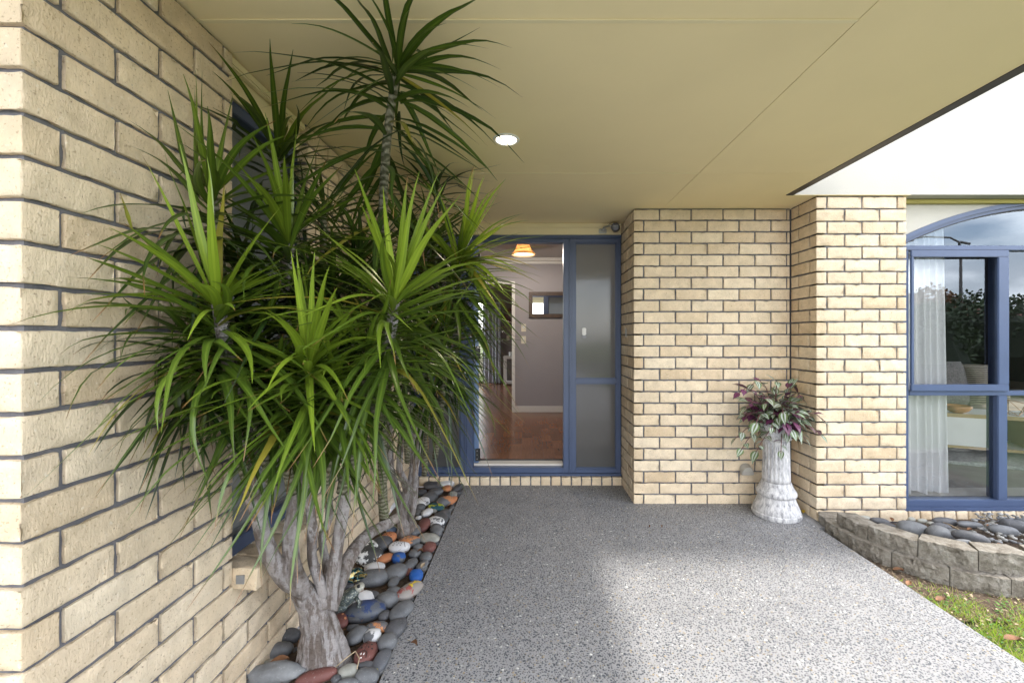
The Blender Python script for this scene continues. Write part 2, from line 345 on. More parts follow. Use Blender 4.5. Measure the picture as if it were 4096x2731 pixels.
M['hedge_r'] = simple('russet_leaf', (.20, .09, .03), .6, var=.4, vs_=3)
M['carpet'] = simple('grey_carpet', (.36, .34, .31), 1, var=.12, vs_=5, bmp=.6, bs=300)
M['rug'] = simple('shaggy_rug', (.45, .46, .45), 1, var=.3, vs_=40, bmp=1, bs=120)
M['oak'] = simple('oak_edge', (.42, .30, .14), .5)
M['sofa'] = simple('beige_sofa', (.25, .21, .17), .95)
M['cushion'] = simple('grey_fur_cushion', (.17, .16, .155), 1, var=.3, vs_=60, bmp=1, bs=90)
m, t, b, o = mat('woven_cushion'); co = coords(t); wv = N(t, 'TexWave', Scale=14.0, Distortion=1.2); wv.bands_direction = 'Z'; t.links.new(co, wv.inputs[0])
t.links.new(ramp(t, wv.outputs[0], [(.35, (.07, .065, .06)), (.6, (.36, .32, .25))]), b.inputs['Base Color']); b.inputs['Roughness'].default_value = 1; M['woven'] = m
M['bowl'] = simple('orange_ceramic', (.55, .27, .11), .25)
M['copper'] = simple('copper_wire', (.35, .18, .09), .35, metal=.8)
M['roof'] = simple('red_roof', (.20, .07, .05), .8)
M['galv'] = simple('lamp_pole_steel', (.10, .085, .08), .6)
def emis(name, col, st):
    m, t, b, o = mat(name); b.inputs['Base Color'].default_value = (*col, 1); b.inputs['Emission Color'].default_value = (*col, 1); b.inputs['Emission Strength'].default_value = st; return m
M['bulb'] = emis('lit_bulb', (1, .80, .52), 5)
M['downlight'] = emis('lit_downlight_lamp', (1, .86, .66), 7)
m, t, b, o = mat('amber_glass_shade'); b.inputs['Base Color'].default_value = (.30, .20, .11, 1); b.inputs['Roughness'].default_value = .4
tl = N(t, 'BsdfTranslucent'); tl.inputs[0].default_value = (.26, .17, .09, 1); ms = N(t, 'MixShader'); ms.inputs[0].default_value = .7
t.links.new(b.outputs[0], ms.inputs[1]); t.links.new(tl.outputs[0], ms.inputs[2]); t.links.new(ms.outputs[0], o.inputs[0]); M['amber'] = m
exec_marks = True

# ------------------------------------------------------------------ ground
SOF = 2.225
g = MB()
for (x0, x1, y0, y1) in ((-80, 80, -80, -4.0), (-80, -.545, -4.0, .80), (1.91, 80, -4.0, 2.95), (6.4, 80, 2.95, 10), (-80, -3.2, .80, 10), (-80, 80, 10.0, 90)):
    g.quad((x0, y0, -.045), (x1, y0, -.045), (x1, y1, -.045), (x0, y1, -.045))
struct('lawn', g, M['lawn'])
dv = MB(); dv.box(-9, 1.91, -8, -4.001, -.14, -.001); dv.box(-9, -.5451, -4.0, -.6, -.14, -.001); struct('driveway', dv, M['cement'])  # unseen paving in place of lawn, added to cut green bounce light
# concrete path with exposed aggregate
path = MB(); path.box(-.545, 1.91, -4, 3.56, -.14, 0); path.box(1.9101, 1.974, 2.77, 3.2, -.14, -.0005)
patho = struct('path', path, M['cement'])
def aggregate(x0, x1, y0, y1, s):
    nx = int((x1-x0)/s); ny = int((y1-y0)/(s*.87))
    X, Y = np.meshgrid(np.arange(nx), np.arange(ny)); rng = np.random.RandomState(3)
    cx = x0 + s*(X + .5*(Y % 2) + .5) + rng.uniform(-.42, .42, X.shape)*s; cyy = y0 + s*.87*(Y+.5) + rng.uniform(-.42, .42, X.shape)*s
    cx = cx.ravel(); cyy = cyy.ravel(); n = len(cx)
    keep = rng.rand(n) < .93; cx = cx[keep]; cyy = cyy[keep]; n = len(cx)
    a = s*np.clip(rng.lognormal(-.66, .30, n), .25, .85); bb = a*rng.uniform(.5, .85, n); th = rng.uniform(0, np.pi, n)
    k = 7; ang = np.arange(k)*2*np.pi/k
    rr = rng.uniform(.85, 1.12, (n, k)); px = a[:, None]*np.cos(ang)*rr; py = bb[:, None]*np.sin(ang)*rr
    vx = cx[:, None] + px*np.cos(th)[:, None] - py*np.sin(th)[:, None]; vy = cyy[:, None] + px*np.sin(th)[:, None] + py*np.cos(th)[:, None]
    vx = np.clip(vx, x0+.001, x1-.001)
    V = np.zeros((n, k+1, 3)); V[:, :k, 0] = vx; V[:, :k, 1] = vy; V[:, :k, 2] = -.0006
    V[:, k, 0] = cx; V[:, k, 1] = cyy; V[:, k, 2] = rng.uniform(.0012, .0026, n)
    base = (np.arange(n)*(k+1))[:, None, None]
    tri = np.stack([np.arange(k), (np.arange(k)+1) % k, np.full(k, k)], 1)[None]
    Fc = (base+tri).reshape(-1, 3)
    me = bpy.data.meshes.new('aggregate'); me.vertices.add(n*(k+1)); me.vertices.foreach_set('co', V.ravel())
    me.loops.add(len(Fc)*3); me.loops.foreach_set('vertex_index', Fc.ravel().astype(np.int32))
    me.polygons.add(len(Fc)); me.polygons.foreach_set('loop_start', np.arange(0, len(Fc)*3, 3, dtype=np.int32)); me.polygons.foreach_set('loop_total', np.full(len(Fc), 3, dtype=np.int32))
    me.update(); me.polygons.foreach_set('use_smooth', [True]*len(Fc))
    u = rng.rand(n); v = rng.uniform(.75, 1.3, n)[:, None]
    pal = np.array([(.060, .067, .082), (.092, .099, .115), (.12, .12, .13), (.19, .185, .175), (.26, .21, .14), (.52, .52, .50)])
    idx = np.searchsorted([.32, .64, .82, .92, .975], u); col = np.clip(pal[idx]*v, 0, .85)
    cc = np.ones((n, k+1, 4)); cc[:, :, :3] = col[:, None, :]
    at = me.color_attributes.new('tone', 'FLOAT_COLOR', 'POINT'); at.data.foreach_set('color', cc.ravel())
    return me
tag(link('aggregate_pebbles', aggregate(-.545, 1.91, .9, 3.56, .0100), M['aggregate'], patho), kind='stuff')

# ------------------------------------------------------------------ bricks
BH, CO = .0765, .086
_bm = {}
def brickmesh(lx, ly, lz, var, res):
    key = (round(lx, 3), round(ly, 3), round(lz, 3), var, res)
    if key in _bm: return _bm[key]
    def ticks(l):
        e = .0035; n = max(1, int(round((l-2*e)/res))); return [-l/2] + [-l/2+e+(l-2*e)*i/n for i in range(n+1)] + [l/2]
    T = [ticks(lx), ticks(ly), ticks(lz)]; hs = (lx/2, ly/2, lz/2); idx = {}; mb = MB()
    rs = var*11.3 + lx*7
    def vert(i, j, k):
        q = (i, j, k)
        if q in idx: return idx[q]
        c = [T[0][i], T[1][j], T[2][k]]; ext = [abs(abs(c[a])-hs[a]) < 1e-6 for a in range(3)]; ne = sum(ext)
        p = Vector(c)
        if ne >= 2:
            for a in range(3):
                if ext[a]: c[a] -= math.copysign(.0011, c[a])
        n1 = noise.noise(p*26 + Vector((rs, 3, 1))); n2 = noise.noise(p*85 + Vector((rs, 9, 4))); n3 = noise.noise(p*120 + Vector((1, rs, 2)))
        for a in range(3):
            if ext[a]:
                d = (n1*.0022 + n2*.0010) if ne == 1 else (n2*.0009 + n3*.0012)
                if ne == 1: d -= .0050*max(0, noise.noise(p*38 + Vector((rs, 30, 1)))-.18)/.4
                c[a] += math.copysign(1, c[a])*(d-.0005)
        idx[q] = len(mb.v); mb.v.append(tuple(c)); return idx[q]
    nx, ny, nz_ = len(T[0])-1, len(T[1])-1, len(T[2])-1
    for i in range(nx):
        for j in range(ny):
            mb.f.append((vert(i,j,0), vert(i,j+1,0), vert(i+1,j+1,0), vert(i+1,j,0))); mb.f.append((vert(i,j,nz_), vert(i+1,j,nz_), vert(i+1,j+1,nz_), vert(i,j+1,nz_)))
    for i in range(nx):
        for k in range(nz_):
            mb.f.append((vert(i,0,k), vert(i+1,0,k), vert(i+1,0,k+1), vert(i,0,k+1))); mb.f.append((vert(i,ny,k), vert(i,ny,k+1), vert(i+1,ny,k+1), vert(i+1,ny,k)))
    for j in range(ny):
        for k in range(nz_):
            mb.f.append((vert(0,j,k), vert(0,j,k+1), vert(0,j+1,k+1), vert(0,j+1,k))); mb.f.append((vert(nx,j,k), vert(nx,j+1,k), vert(nx,j+1,k+1), vert(nx,j,k+1)))
    me = mb.mesh('brick', smooth=True, ang=62); me.materials.append(M['brick']); _bm[key] = me; return me
def brick(parent, x0, x1, y0, y1, z0, z1, res=.03):
    if min(x1-x0, y1-y0, z1-z0) < .006: return
    me = brickmesh(x1-x0, y1-y0, z1-z0, random.randrange(6 if res < .02 else 5), res)
    o = bpy.data.objects.new('brick', me); C.objects.link(o); o.parent = parent
    j = lambda a: random.uniform(-a, a)
    o.location = Vector(((x0+x1)/2+j(.0008), (y0+y1)/2+j(.0008), (z0+z1)/2+j(.0010))) - parent.location
    o.rotation_euler = (j(.004), j(.004), j(.003))
    return o
def zrow(k): z = -.011 + CO*k; return z, min(z+BH, SOF-.003)

# --- left wall
XL, YA, YW0, YW1, YD = -1.007, .833, 1.430, 1.914, 3.56
wl = tag(empty('brick_wall', (XL, YA, 0)), 'cream brick wall on the left behind the spiky plant, around a narrow window', 'wall')
def segs(start, end):
    s = start; out = []
    while s < end-.002:
        e = min(s+.23, end); out.append((s, e)); s = e+.01
    return out
for k in range(26):
    z0, z1 = zrow(k); odd = k % 2 == 1
    first = .07 if odd else .19; th = .19 if odd else .07
    hole = z0 > .40
    brick(wl, XL-th, XL, YA, YA+first, z0, z1, .016)
    for (a, b_) in segs(YA+first+.01, YD-.002):
        pieces = [(a, b_)]
        if hole:
            pieces = [(p, q) for (p, q) in ((a, min(b_, YW0)), (max(a, YW1), b_)) if q-p > .012]
        for (p, q) in pieces: brick(wl, XL-.07, XL, p, q, z0, z1, .018 if p < 1.45 else .03)
    # front return going left
    x = XL-th-.01
    for i in range(4): brick(wl, x-.23, x, YA, YA+.07, z0, z1, .03); x -= .24
mo = MB()
mo.box(XL-.065, XL-.010, YA+.013, YW0-.006, -.1, SOF); mo.box(XL-.065, XL-.010, YW1+.004, YD, -.1, SOF); mo.box(XL-.065, XL-.0105, YW0-.004, YW1+.004, -.1, .405)
mo.box(XL-1.15, XL-.0101, YA+.0131, YA+.060, -.1, SOF)
mob = mo.build('mortar', M['mortar']); wparent(mob, wl)
# left sill bricks (on edge)
y = YW0
while y < YW1-.01:
    y2 = min(y+.076, YW1)
    o = brick(wl, -1.060, -.926, y, y2, .397, .472, .02); o.rotation_euler = (0, R(4), 0); y += .086
m_ = MB(); m_.box(-1.05, -.935, YW0+.01, YW1, .40, .462); wparent(m_.build('sill_mortar', M['mortar']), wl)
m_ = MB(); m_.box(-.995, -.968, YW0-.0035, YW0+.01, .418, .447); wparent(m_.build('core_hole_plug', simple('grey_core_plug', (.22, .22, .22), .9, bmp=.8)), wl)
# window in the left wall
wn = tag(empty('window', (-1.075, 1.67, .475)), 'narrow navy framed obscure glass window in the left brick wall behind the plant', 'window')
def wp(m, name, mt, par, **k): o = m.build(name, mt, **k); wparent(o, par); return o
for nm, a in (('head', (-1.115, -1.055, YW0-.01, 1.955, 2.055, 2.10)), ('sill_rail', (-1.115, -1.052, YW0-.01, 1.955, .475, .53)), ('jamb', (-1.115, -1.055, 1.915, 1.955, .53, 2.055)), ('jamb', (-1.115, -1.055, YW0-.01, YW0+.012, .53, 2.055))):
    m_ = MB(); m_.box(*a, bev=.003); wp(m_, nm, M['blue'], wn, ang=35)
m_ = MB(); m_.box(-1.10, -1.094, YW0+.012, 1.915, .53, 2.055); wp(m_, 'pane', M['obscure'], wn)
m_ = MB(); m_.box(-1.093, -1.083, YW0+.012, 1.915, 1.15, 1.17); m_.box(-1.093, -1.083, YW0+.012, 1.915, .53, .545); wp(m_, 'glazing_bar', M['steel'], wn)
# fascia over it
m_ = MB(); m_.box(-1.10, -1.045, YW0, YW1, 2.10, SOF-.002); tag(m_.build('window_head_panel', M['trim']), kind='structure')
m_ = MB(); m_.box(-1.045, -1.017, YW0+.001, YW1-.001, SOF-.035, SOF-.002, bev=.006); tag(m_.build('soffit_moulding', M['trim'], ang=35), kind='structure')
# bathroom behind it, unseen end left open to let sky light in
rm = MB()
rm.quad((-3, .95, .1), (-1.12, .95, .1), (-1.12, 3.55, .1), (-3, 3.55, .1)); rm.quad((-3, .95, 2.35), (-1.12, .95, 2.35), (-1.12, 3.55, 2.35), (-3, 3.55, 2.35))
rm.quad((-3, 3.54, .1), (-1.12, 3.54, .1), (-1.12, 3.54, 2.35), (-3, 3.54, 2.35)); rm.quad((-3, .94, .1), (-1.12, .94, .1), (-1.12, .94, 2.35), (-3, .94, 2.35))
struct('washroom_interior', rm, M['intrim'])

# --- porch back wall with return to the door, pillar
XR, YB, XP0, XP1, YP = .7916, 3.166, 1.974, 2.592, 2.882
wb = tag(empty('brick_wall', (XR, YB, 0)), 'cream brick wall at the back of the porch between front door and pillar', 'wall')
wpil = tag(empty('brick_pillar', (XP0, YP, 0)), 'cream brick pillar between the porch and the arched window', 'pillar')
for k in range(26):
    z0, z1 = zrow(k); ev = k % 2 == 0
    Lf, th = (.07, .19) if ev else (.19, .07)
    brick(wb, XR, XR+Lf, YB, YB+th, z0, z1, .025)
    for (a, b_) in segs(XR+Lf+.01, XP0-.006): brick(wb, a, b_, YB, YB+.07, z0, z1, .025)
    for (a, b_) in segs(YB+th+.01, 3.60): brick(wb, XR, XR+.07, a, b_, z0, z1, .03)
    Lf, th = (.19, .07) if ev else (.07, .19)
    brick(wpil, XP0, XP0+Lf, YP, YP+th, z0, z1, .025)
    for (a, b_) in segs(XP0+Lf+.01, XP1): brick(wpil, a, b_, YP, YP+.07, z0, z1, .025)
    for (a, b_) in segs(YP+th+.01, YB-.004): brick(wpil, XP0, XP0+.07, a, b_, z0, z1, .03)
m_ = MB(); m_.box(XR+.012, XP0, YB+.0105, YB+.06, -.1, SOF-.001); m_.box(XR+.0105, XR+.06, YB+.0105, 3.6, -.1, SOF-.001); wp(m_, 'mortar', M['mortar'], wb)
m_ = MB(); m_.box(XP0+.0105, XP1-.012, YP+.0105, YP+.065, -.1, SOF-.001); m_.box(XP0+.0105, XP0+.06, YP+.0105, YB+.02, -.1, SOF-.001); m_.box(XP1-.06, XP1-.012, YP+.05, 2.985, -.1, SOF-.001); wp(m_, 'mortar', M['mortar'], wpil)
# door sill bricks
ds = tag(empty('brick_sill', (-1.0, 3.56, 0)), 'low row of cream bricks on edge under the front door frame', 'sill')
x = XR-.005
while x > -1.0:
    a = max(x-.076, -1.0); brick(ds, a, x, 3.56, 3.64, -.01, .068, .02); x -= .0863
m_ = MB(); m_.box(-1.0, XR, 3.568, 3.66, -.1, .062); wp(m_, 'mortar', M['mortar'], ds)
# window sill bricks
wsl = tag(empty('brick_sill', (2.6, 2.955, 0)), 'row of cream bricks on edge below the arched window', 'sill')
x = XP1+.004
while x < 5.0:
    o = brick(wsl, x, x+.076, 2.957, 3.03, -.055, .026, .02); o.rotation_euler = (R(-6), 0, 0); x += .0845
m_ = MB(); m_.box(XP1, 5.0, 2.968, 3.03, -.1, .015); wp(m_, 'mortar', M['mortar'], wsl)

# --- porch soffit
XE = 1.756; XJ = 1.008
sf = tag(empty('porch_soffit', (0, 1.5, SOF)), kind='structure')
def panel(x0, x1, y0, y1):
    m_ = MB(); m_.box(x0, x1, y0, y1, SOF, SOF+.012); wp(m_, 'ceiling_panel', M['soffit'], sf)
panel(-1.35, XJ-.0015, .25, 1.287-.0015); panel(-1.35, XJ-.0015, 1.287+.0015, 2.487-.001); panel(-1.35, XJ-.0015, 2.487+.001, 3.60)
panel(XJ+.0015, XE, .25, 2.487-.001); panel(XJ+.0015, XE, 2.487+.001, 3.60); panel(XE+.0005, XP1+.02, 2.8685, 3.2)
m_ = MB(); m_.box(-1.2, XJ-.002, 1.279, 1.295, SOF-.0035, SOF-.0002, bev=.001); wp(m_, 'cover_strip', M['trim'], sf)
m_ = MB(); m_.box(-1.007, XJ-.002, 2.484, 2.490, SOF-.0025, SOF-.0002); wp(m_, 'cover_strip', M['trim'], sf)
m_ = MB(); m_.box(XE+.0003, XE+.048, .22, 2.868, SOF-.004, SOF+.20); wp(m_, 'edge_flashing', M['dark_trim'], sf)
m_ = MB(); m_.box(-2.2, XE, .20, .25, SOF-.01, SOF+.22); wp(m_, 'front_fascia', M['trim'], sf)
# roof over the house; unseen slabs added to keep sky light out
rf = MB(); rf.box(-6, XE+.03, .19, 3.7, SOF+.20, SOF+.27); rf.box(-3.6, XE+.03, 3.7, 10.1, SOF+.225, SOF+.27); rf.box(XE+.03, 6.4, 3.1, 10.2, SOF+.40, SOF+.5); rf.box(-6, -1.36, .25, 3.6, SOF-.001+.02, SOF+.05)
struct('roof', rf, M['dark_trim'])
# white upper wall
uw = MB(); uw.box(XE+.002, 6.4, 2.868, 3.10, SOF+.002, 4.6)
struct('upper_wall', uw, M['plaster'])
m_ = MB(); m_.box(XP1, 6.4, 2.95, 2.984, SOF-.028, SOF-.001, bev=.004); tag(m_.build('soffit_moulding', simple('ochre_trim', (.42, .36, .10), .6), ang=35), kind='structure')
# door-wall head panel
m_ = MB(); m_.box(-1.0, XR, 3.60, 3.66, 2.13, SOF-.001); tag(m_.build('door_head_panel', M['trim']), kind='structure')
m_ = MB(); m_.box(-1.0, XR, 3.572, 3.60, SOF-.034, SOF-.001, bev=.006); tag(m_.build('soffit_moulding', M['trim'], ang=35), kind='structure')

# --- downlight
dl = tag(empty('downlight', (-.11, 2.06, SOF)), 'round lit downlight set in the porch ceiling', 'ceiling light')
m_ = MB(); m_.lathe([(.050, -.001), (.053, -.006), (.064, -.004), (.066, 0)], seg=40); 
m_ = MB(); n=40
prof=[(.049,-.0005),(.051,-.007),(.060,-.006),(.065,-.0008)]
for (r,z) in prof:
    for k in range(n): m_.v.append((r*math.cos(2*math.pi*k/n), r*math.sin(2*math.pi*k/n), z))
for i in range(3):
    for k in range(n): a=i*n+k; b_=i*n+(k+1)%n; m_.f.append((a,b_,b_+n,a+n))
m_.build('trim_ring', M['white'], dl, smooth=True)
m_ = MB(); m_.v=[(.049*math.cos(2*math.pi*k/n), .049*math.sin(2*math.pi*k/n), -.0012) for k in range(n)]; m_.f=[tuple(range(n))[::-1]]
m_.build('lamp_face', M['downlight'], dl)
dlp = bpy.data.lights.new('downlight_lamp', 'AREA'); dlp.shape = 'DISK'; dlp.size = .09; dlp.energy = 1.2; dlp.color = (1, .84, .62)
dlo = bpy.data.objects.new('downlight_lamp', dlp); C.objects.link(dlo); dlo.parent = dl; dlo.location = (0, 0, -.012)

# ------------------------------------------------------------------ entrance joinery
FB = 3.60      # frame front
ej = tag(empty('front_door_unit', (-.1, FB, .068)), 'navy entrance frame with two obscure glass sidelights and its door standing open', 'front door')
def bar(name, x0, x1, z0, z1, y0=FB, y1=FB+.07, mt=None, bev=.004, par=ej):
    m_ = MB(); m_.box(x0, x1, y0, y1, z0, z1, bev=bev); return wp(m_, name, mt or M['blue'], par, ang=35)
ZT, ZB = 2.129, .070
bar('head_rail', -1.0, XR-.001, ZT-.028, ZT, FB-.01, FB+.1)
bar('sill_rail', -1.0, XR-.001, ZB, ZB+.020, FB-.02, FB+.11)
def light(x0, x1, tz, openz=False):
    w = .036
    for nm, a in (('jamb', (x0, x0+w, ZB+.021, ZT-.029)), ('jamb', (x1-w, x1, ZB+.021, ZT-.029)), ('top_rail', (x0+w, x1-w, ZT-.029-w, ZT-.029)), ('bottom_rail', (x0+w, x1-w, ZB+.021, ZB+.021+w))):
        bar(nm, *a)
    if tz:
        bar('transom', x0+w, x1-w, tz-.018, tz+.018)
        for (z0, z1) in ((ZB+.021+w, tz-.018), (tz+.018, ZT-.029-w)):
            m_ = MB(); m_.box(x0+w, x1-w, FB+.03, FB+.036, z0, z1); wp(m_, 'pane', M['obscure'], ej)
            m_ = MB()
            for a in ((x0+w, x0+w+.009, z0, z1), (x1-w-.009, x1-w, z0, z1), (x0+w+.009, x1-w-.009, z0, z0+.009), (x0+w+.009, x1-w-.009, z1-.009, z1)): m_.box(a[0], a[1], FB+.012, FB+.029, a[2], a[3])
            wp(m_, 'glazing_bead', M['blue'], ej)
light(.362, XR-.002, .878); light(-.985, -.552, .878)
bar('mullion', .345, .3615, ZB+.021, ZT-.029, FB-.008, FB+.08); bar('mullion', -.551, -.535, ZB+.021, ZT-.029, FB-.008, FB+.08)
bar('door_jamb', -.5345, -.478, ZB+.021, ZT-.03); bar('door_jamb', .297, .3445, ZB+.021, ZT-.03)
bar('door_head', -.478, .297, ZT-.065, ZT-.03); bar('door_sill', -.478, .297, ZB+.021, ZB+.066)
bar('threshold_strip', -.478, .297, ZB+.0665, ZB+.083, FB+.055, FB+.16, M['intrim'], .002)
# open door leaf swung inwards
m_ = MB(); m_.box(-.040, 0, 0, .80, .160-1.1, 2.050-1.1, bev=.003); m_.box(-.046, -.0401, .02, .78, .25-1.1, .9-1.1); m_.box(.0001, .006, .10, .70, .30-1.1, .95-1.1, bev=.003); m_.box(.0001, .006, .10, .70, 1.10-1.1, 1.95-1.1, bev=.003)
lf = m_.build('door', M['blue_light'], ej, ang=35); lf.location = Vector((-.437, FB+.072, 1.1)) - ej.location; lf.rotation_euler = (0, 0, R(13))
for z in (.23, 1.12, 1.93):
    m_ = MB(); m_.box(-.030, .0015, -.010, -.0005, z-1.1-.055, z-1.1+.055, bev=.002); m_.tube([(.006, -.006, z-1.1-.055), (.006, -.006, z-1.1+.055)], .006, 8)
    m_.build('hinge', M['black'], lf)
    m_ = MB()
    for k2 in (-.035, 0, .035): m_.box(-.020, -.012, -.0125, -.0102, z-1.1+k2-.004, z-1.1+k2+.004)
    m_.build('hinge_screws', M['steel'], lf)
m_ = MB(); m_.tube([(.0, .74, 0), (.035, .74, 0), (.04, .64, 0)], .009); m_.build('handle', M['steel'], lf)
# doorbell / sensor on the sidelight glass
db = tag(empty('door_sensor', (.476, FB+.02, 1.29)), 'small white doorbell box stuck on the right sidelight glass', 'doorbell')
m_ = MB(); m_.box(-.018, .018, -.012, .008, -.02, .045, bev=.006); m_.build('housing', M['white'], db, ang=40)
m_ = MB(); m_.box(-.018, .018, -.011, .008, -.045, -.021, bev=.005); m_.build('button_plate', simple('bell_grey', (.25, .26, .30), .4), db, ang=40)

# --- security camera
sc_ = tag(empty('security_camera', (.665, 3.598, 2.17)), 'grey bullet security camera under the porch ceiling above the right sidelight', 'security camera')
m_ = MB(); m_.box(-.066, .0, -.010, .002, -.03, .012, bev=.005); m_.build('wall_bracket', M['steel'], sc_, ang=40)
m_ = MB(); m_.tube([(-.035, -.01, -.005), (-.03, -.06, .010), (.01, -.09, .014), (.035, -.10, .002)], .008, 10); m_.build('arm', M['steel'], sc_, smooth=True)
m_ = MB(); ax0 = Vector((.075, -.02, .012)); ax1 = Vector((.045, -.15, -.012)); dd = ax1-ax0
m_.tube([ax0, ax0+dd*.05, ax0+dd*.97, ax1], [.028, .036, .036, .034], 24); m_.build('housing', simple('camera_body', (.17, .145, .10), .45), sc_, ang=40)
m_ = MB(); m_.tube([ax1+dd*.001, ax1+dd*.02], [.034, .033], 24); m_.build('bezel', M['black'], sc_, ang=40)
m_ = MB(); m_.tube([ax1+dd*.021, ax1+dd*.03], [.025, .020], 20); m_.build('lens', simple('ir_lens', (.10, .10, .11), .1), sc_, ang=40)
m_ = MB(); m_.tube([(-.0, -.05, .02), (.02, -.07, .04), (.03, -.06, .02)], .002, 6); m_.build('cable', M['black'], sc_)

# ------------------------------------------------------------------ hallway and far room
FL = .165
m_ = MB(); m_.box(-1.0, .95, 3.66, 3.765, -.12, .148); m_.box(-3.3, .96, 3.766, 9.95, -.12, FL-.052); m_.box(.80, .95, 3.60, 3.66, -.1, 2.4); struct('foundation', m_, M['mortar'])  # fills gaps below floor and beside frame, added to stop light leaking in
hf = tag(empty('hallway_floor', (0, 4.8, FL)), kind='structure')
m_ = MB(); m_.box(-1.6, .95, FB+.165, 6.1, FL-.05, FL-.0015); wp(m_, 'underlay', M['black'], hf)
x = -1.55; i = 0
pm = {}
while x < .93:
    y = 3.77 + random.uniform(-.28, 0)
    while y < 6.09:
        l = random.choice((.26, .30, .34)); a, b_ = max(y, 3.768), min(y+l, 6.095)
        if b_-a > .02:
            key = round(b_-a, 3)
            if key not in pm:
                q = MB(); q.box(-.0523, .0523, -(b_-a)/2+.0004, (b_-a)/2-.0004, -.002, 0); pm[key] = q.mesh('plank'); pm[key].materials.append(M['plank'])
            o = bpy.data.objects.new('plank', pm[key]); C.objects.link(o); o.parent = hf; o.location = (x+.0525, (a+b_)/2-4.8, 0)
        y += l
    x += .1055
hw = MB()
hw.box(-.20, .95, 6.10, 6.2, FL, 2.4); hw.box(-2.0, -1.13, 6.10, 6.2, FL, 2.4); hw.box(-1.13, -.20, 6.10, 6.2, 2.02, 2.4)
hw.box(-1.7, -1.6, 3.68, 4.5, FL, 2.4); hw.box(-1.7, -1.6, 4.5, 6.1, FL, .7); hw.box(.95, 1.05, 3.68, 6.1, FL, 2.4)  # unseen gap left in the side wall so daylight brightens the hallway
struct('hallway_wall', hw, M['inwall'])
m_ = MB(); m_.box(-1.7, 1.05, 3.69, 6.2, 2.4, 2.45); struct('hallway_ceiling', m_, M['inceil'])
m_ = MB(); m_.box(-1.6, .95, 3.67, 3.69, 2.13, 2.4); m_.box(-1.6, -1.0, 3.67, 3.69, FL, 2.13); m_.box(.80, .95, 3.67, 3.69, FL, 2.13); struct('entry_wall', m_, M['inwall'])
m_ = MB(); m_.box(-1.13, .949, 6.03, 6.099, 2.355, 2.399, bev=.01); m_.box(-1.13, .949, 6.085, 6.0995, 2.315, 2.354, bev=.005); struct('hallway_cornice', m_, M['intrim'], ang=35)
m_ = MB(); m_.box(-.199, .949, 6.082, 6.0995, FL+.001, FL+.09, bev=.004); struct('hallway_skirting', m_, M['intrim'], ang=35)
m_ = MB(); m_.box(-.245, -.20, 6.075, 6.21, FL+.001, 2.02, bev=.004); m_.box(-1.13, -1.09, 6.075, 6.21, FL+.001, 2.02, bev=.004); m_.box(-1.13, -.20, 6.076, 6.209, 2.0205, 2.06, bev=.004); struct('doorway_architrave', m_, M['intrim'], ang=35)
# ceiling lamp
la = tag(empty('ceiling_lamp', (-.065, 5.0, 2.4)), 'lit amber glass bell shade lamp hanging from the hallway ceiling', 'ceiling light')
m_ = MB(); m_.lathe([(.03, -.045), (.04, -.03), (.045, 0)], seg=20); m_.build('ceiling_rose', M['intrim'], la, smooth=True)
m_ = MB(); n = 36; prof = [(.072, -.045), (.080, -.06), (.092, -.10), (.115, -.135), (.143, -.155), (.147, -.165), (.140, -.170), (.112, -.140), (.088, -.10), (.070, -.052)]
for (r, z) in prof:
    for k in range(n): m_.v.append((r*math.cos(2*math.pi*k/n), r*math.sin(2*math.pi*k/n), z))
for i in range(len(prof)-1):
    for k in range(n): a = i*n+k; b_ = i*n+(k+1) % n; m_.f.append((a, b_, b_+n, a+n))
m_.build('shade', M['amber'], la, smooth=True)
m_ = MB(); m_.lathe([(.005, -.135), (.018, -.13), (.024, -.115), (.020, -.095), (.012, -.08), (.012, -.05)], seg=16); m_.build('bulb', M['bulb'], la, smooth=True)
pl = bpy.data.lights.new('ceiling_lamp_light', 'POINT'); pl.energy = 15; pl.color = (1, .90, .80); pl.shadow_soft_size = .05
plo = bpy.data.objects.new('ceiling_lamp_light', pl); C.objects.link(plo); plo.parent = la; plo.location = (0, 0, -.185)
# mirror
mi = tag(empty('mirror', (.45, 6.098, 1.72)), 'dark wood framed mirror on the mauve hallway wall', 'mirror')
fx0, fx1, fz0, fz1, fw = -.45, .45, -.187, .187, .055
for nm, a in (('frame_rail', (fx0, fx1, fz1-fw, fz1)), ('frame_rail', (fx0, fx1, fz0, fz0+fw)), ('frame_stile', (fx0, fx0+fw, fz0+fw, fz1-fw)), ('frame_stile', (fx1-fw, fx1, fz0+fw, fz1-fw))):
    q = MB(); q.box(a[0], a[1], -.035, 0, a[2], a[3], bev=.006); q.build(nm, M['darkwood'], mi, ang=35)
q = MB(); q.box(fx0+fw, fx1-fw, -.012, -.004, fz0+fw, fz1-fw); q.build('glass', M['mirror'], mi)
for (sy, lab) in ((1311, 'ivory wall dimmer with round knob, upper of the two on the hallway wall'), (1359, 'ivory double light switch, lower of the two on the hallway wall')):
    s = tag(empty('light_switch', (-.075, 6.099, H-(sy-1347)/1680*6.1)), lab, 'light switch')
    q = MB(); q.box(-.035, .035, -.008, 0, -.055, .055, bev=.003); q.build('plate', M['ivory'], s, ang=35)
    q = MB()
    if sy == 1311: q.tube([(0, -.008, .01), (0, -.024, .01)], .017, 16)
    else: q.box(-.008, .008, -.013, -.008, .008, .03); q.box(-.008, .008, -.013, -.008, -.03, -.008)
    q.build('knob' if sy == 1311 else 'rocker', M['white'], s, ang=35)
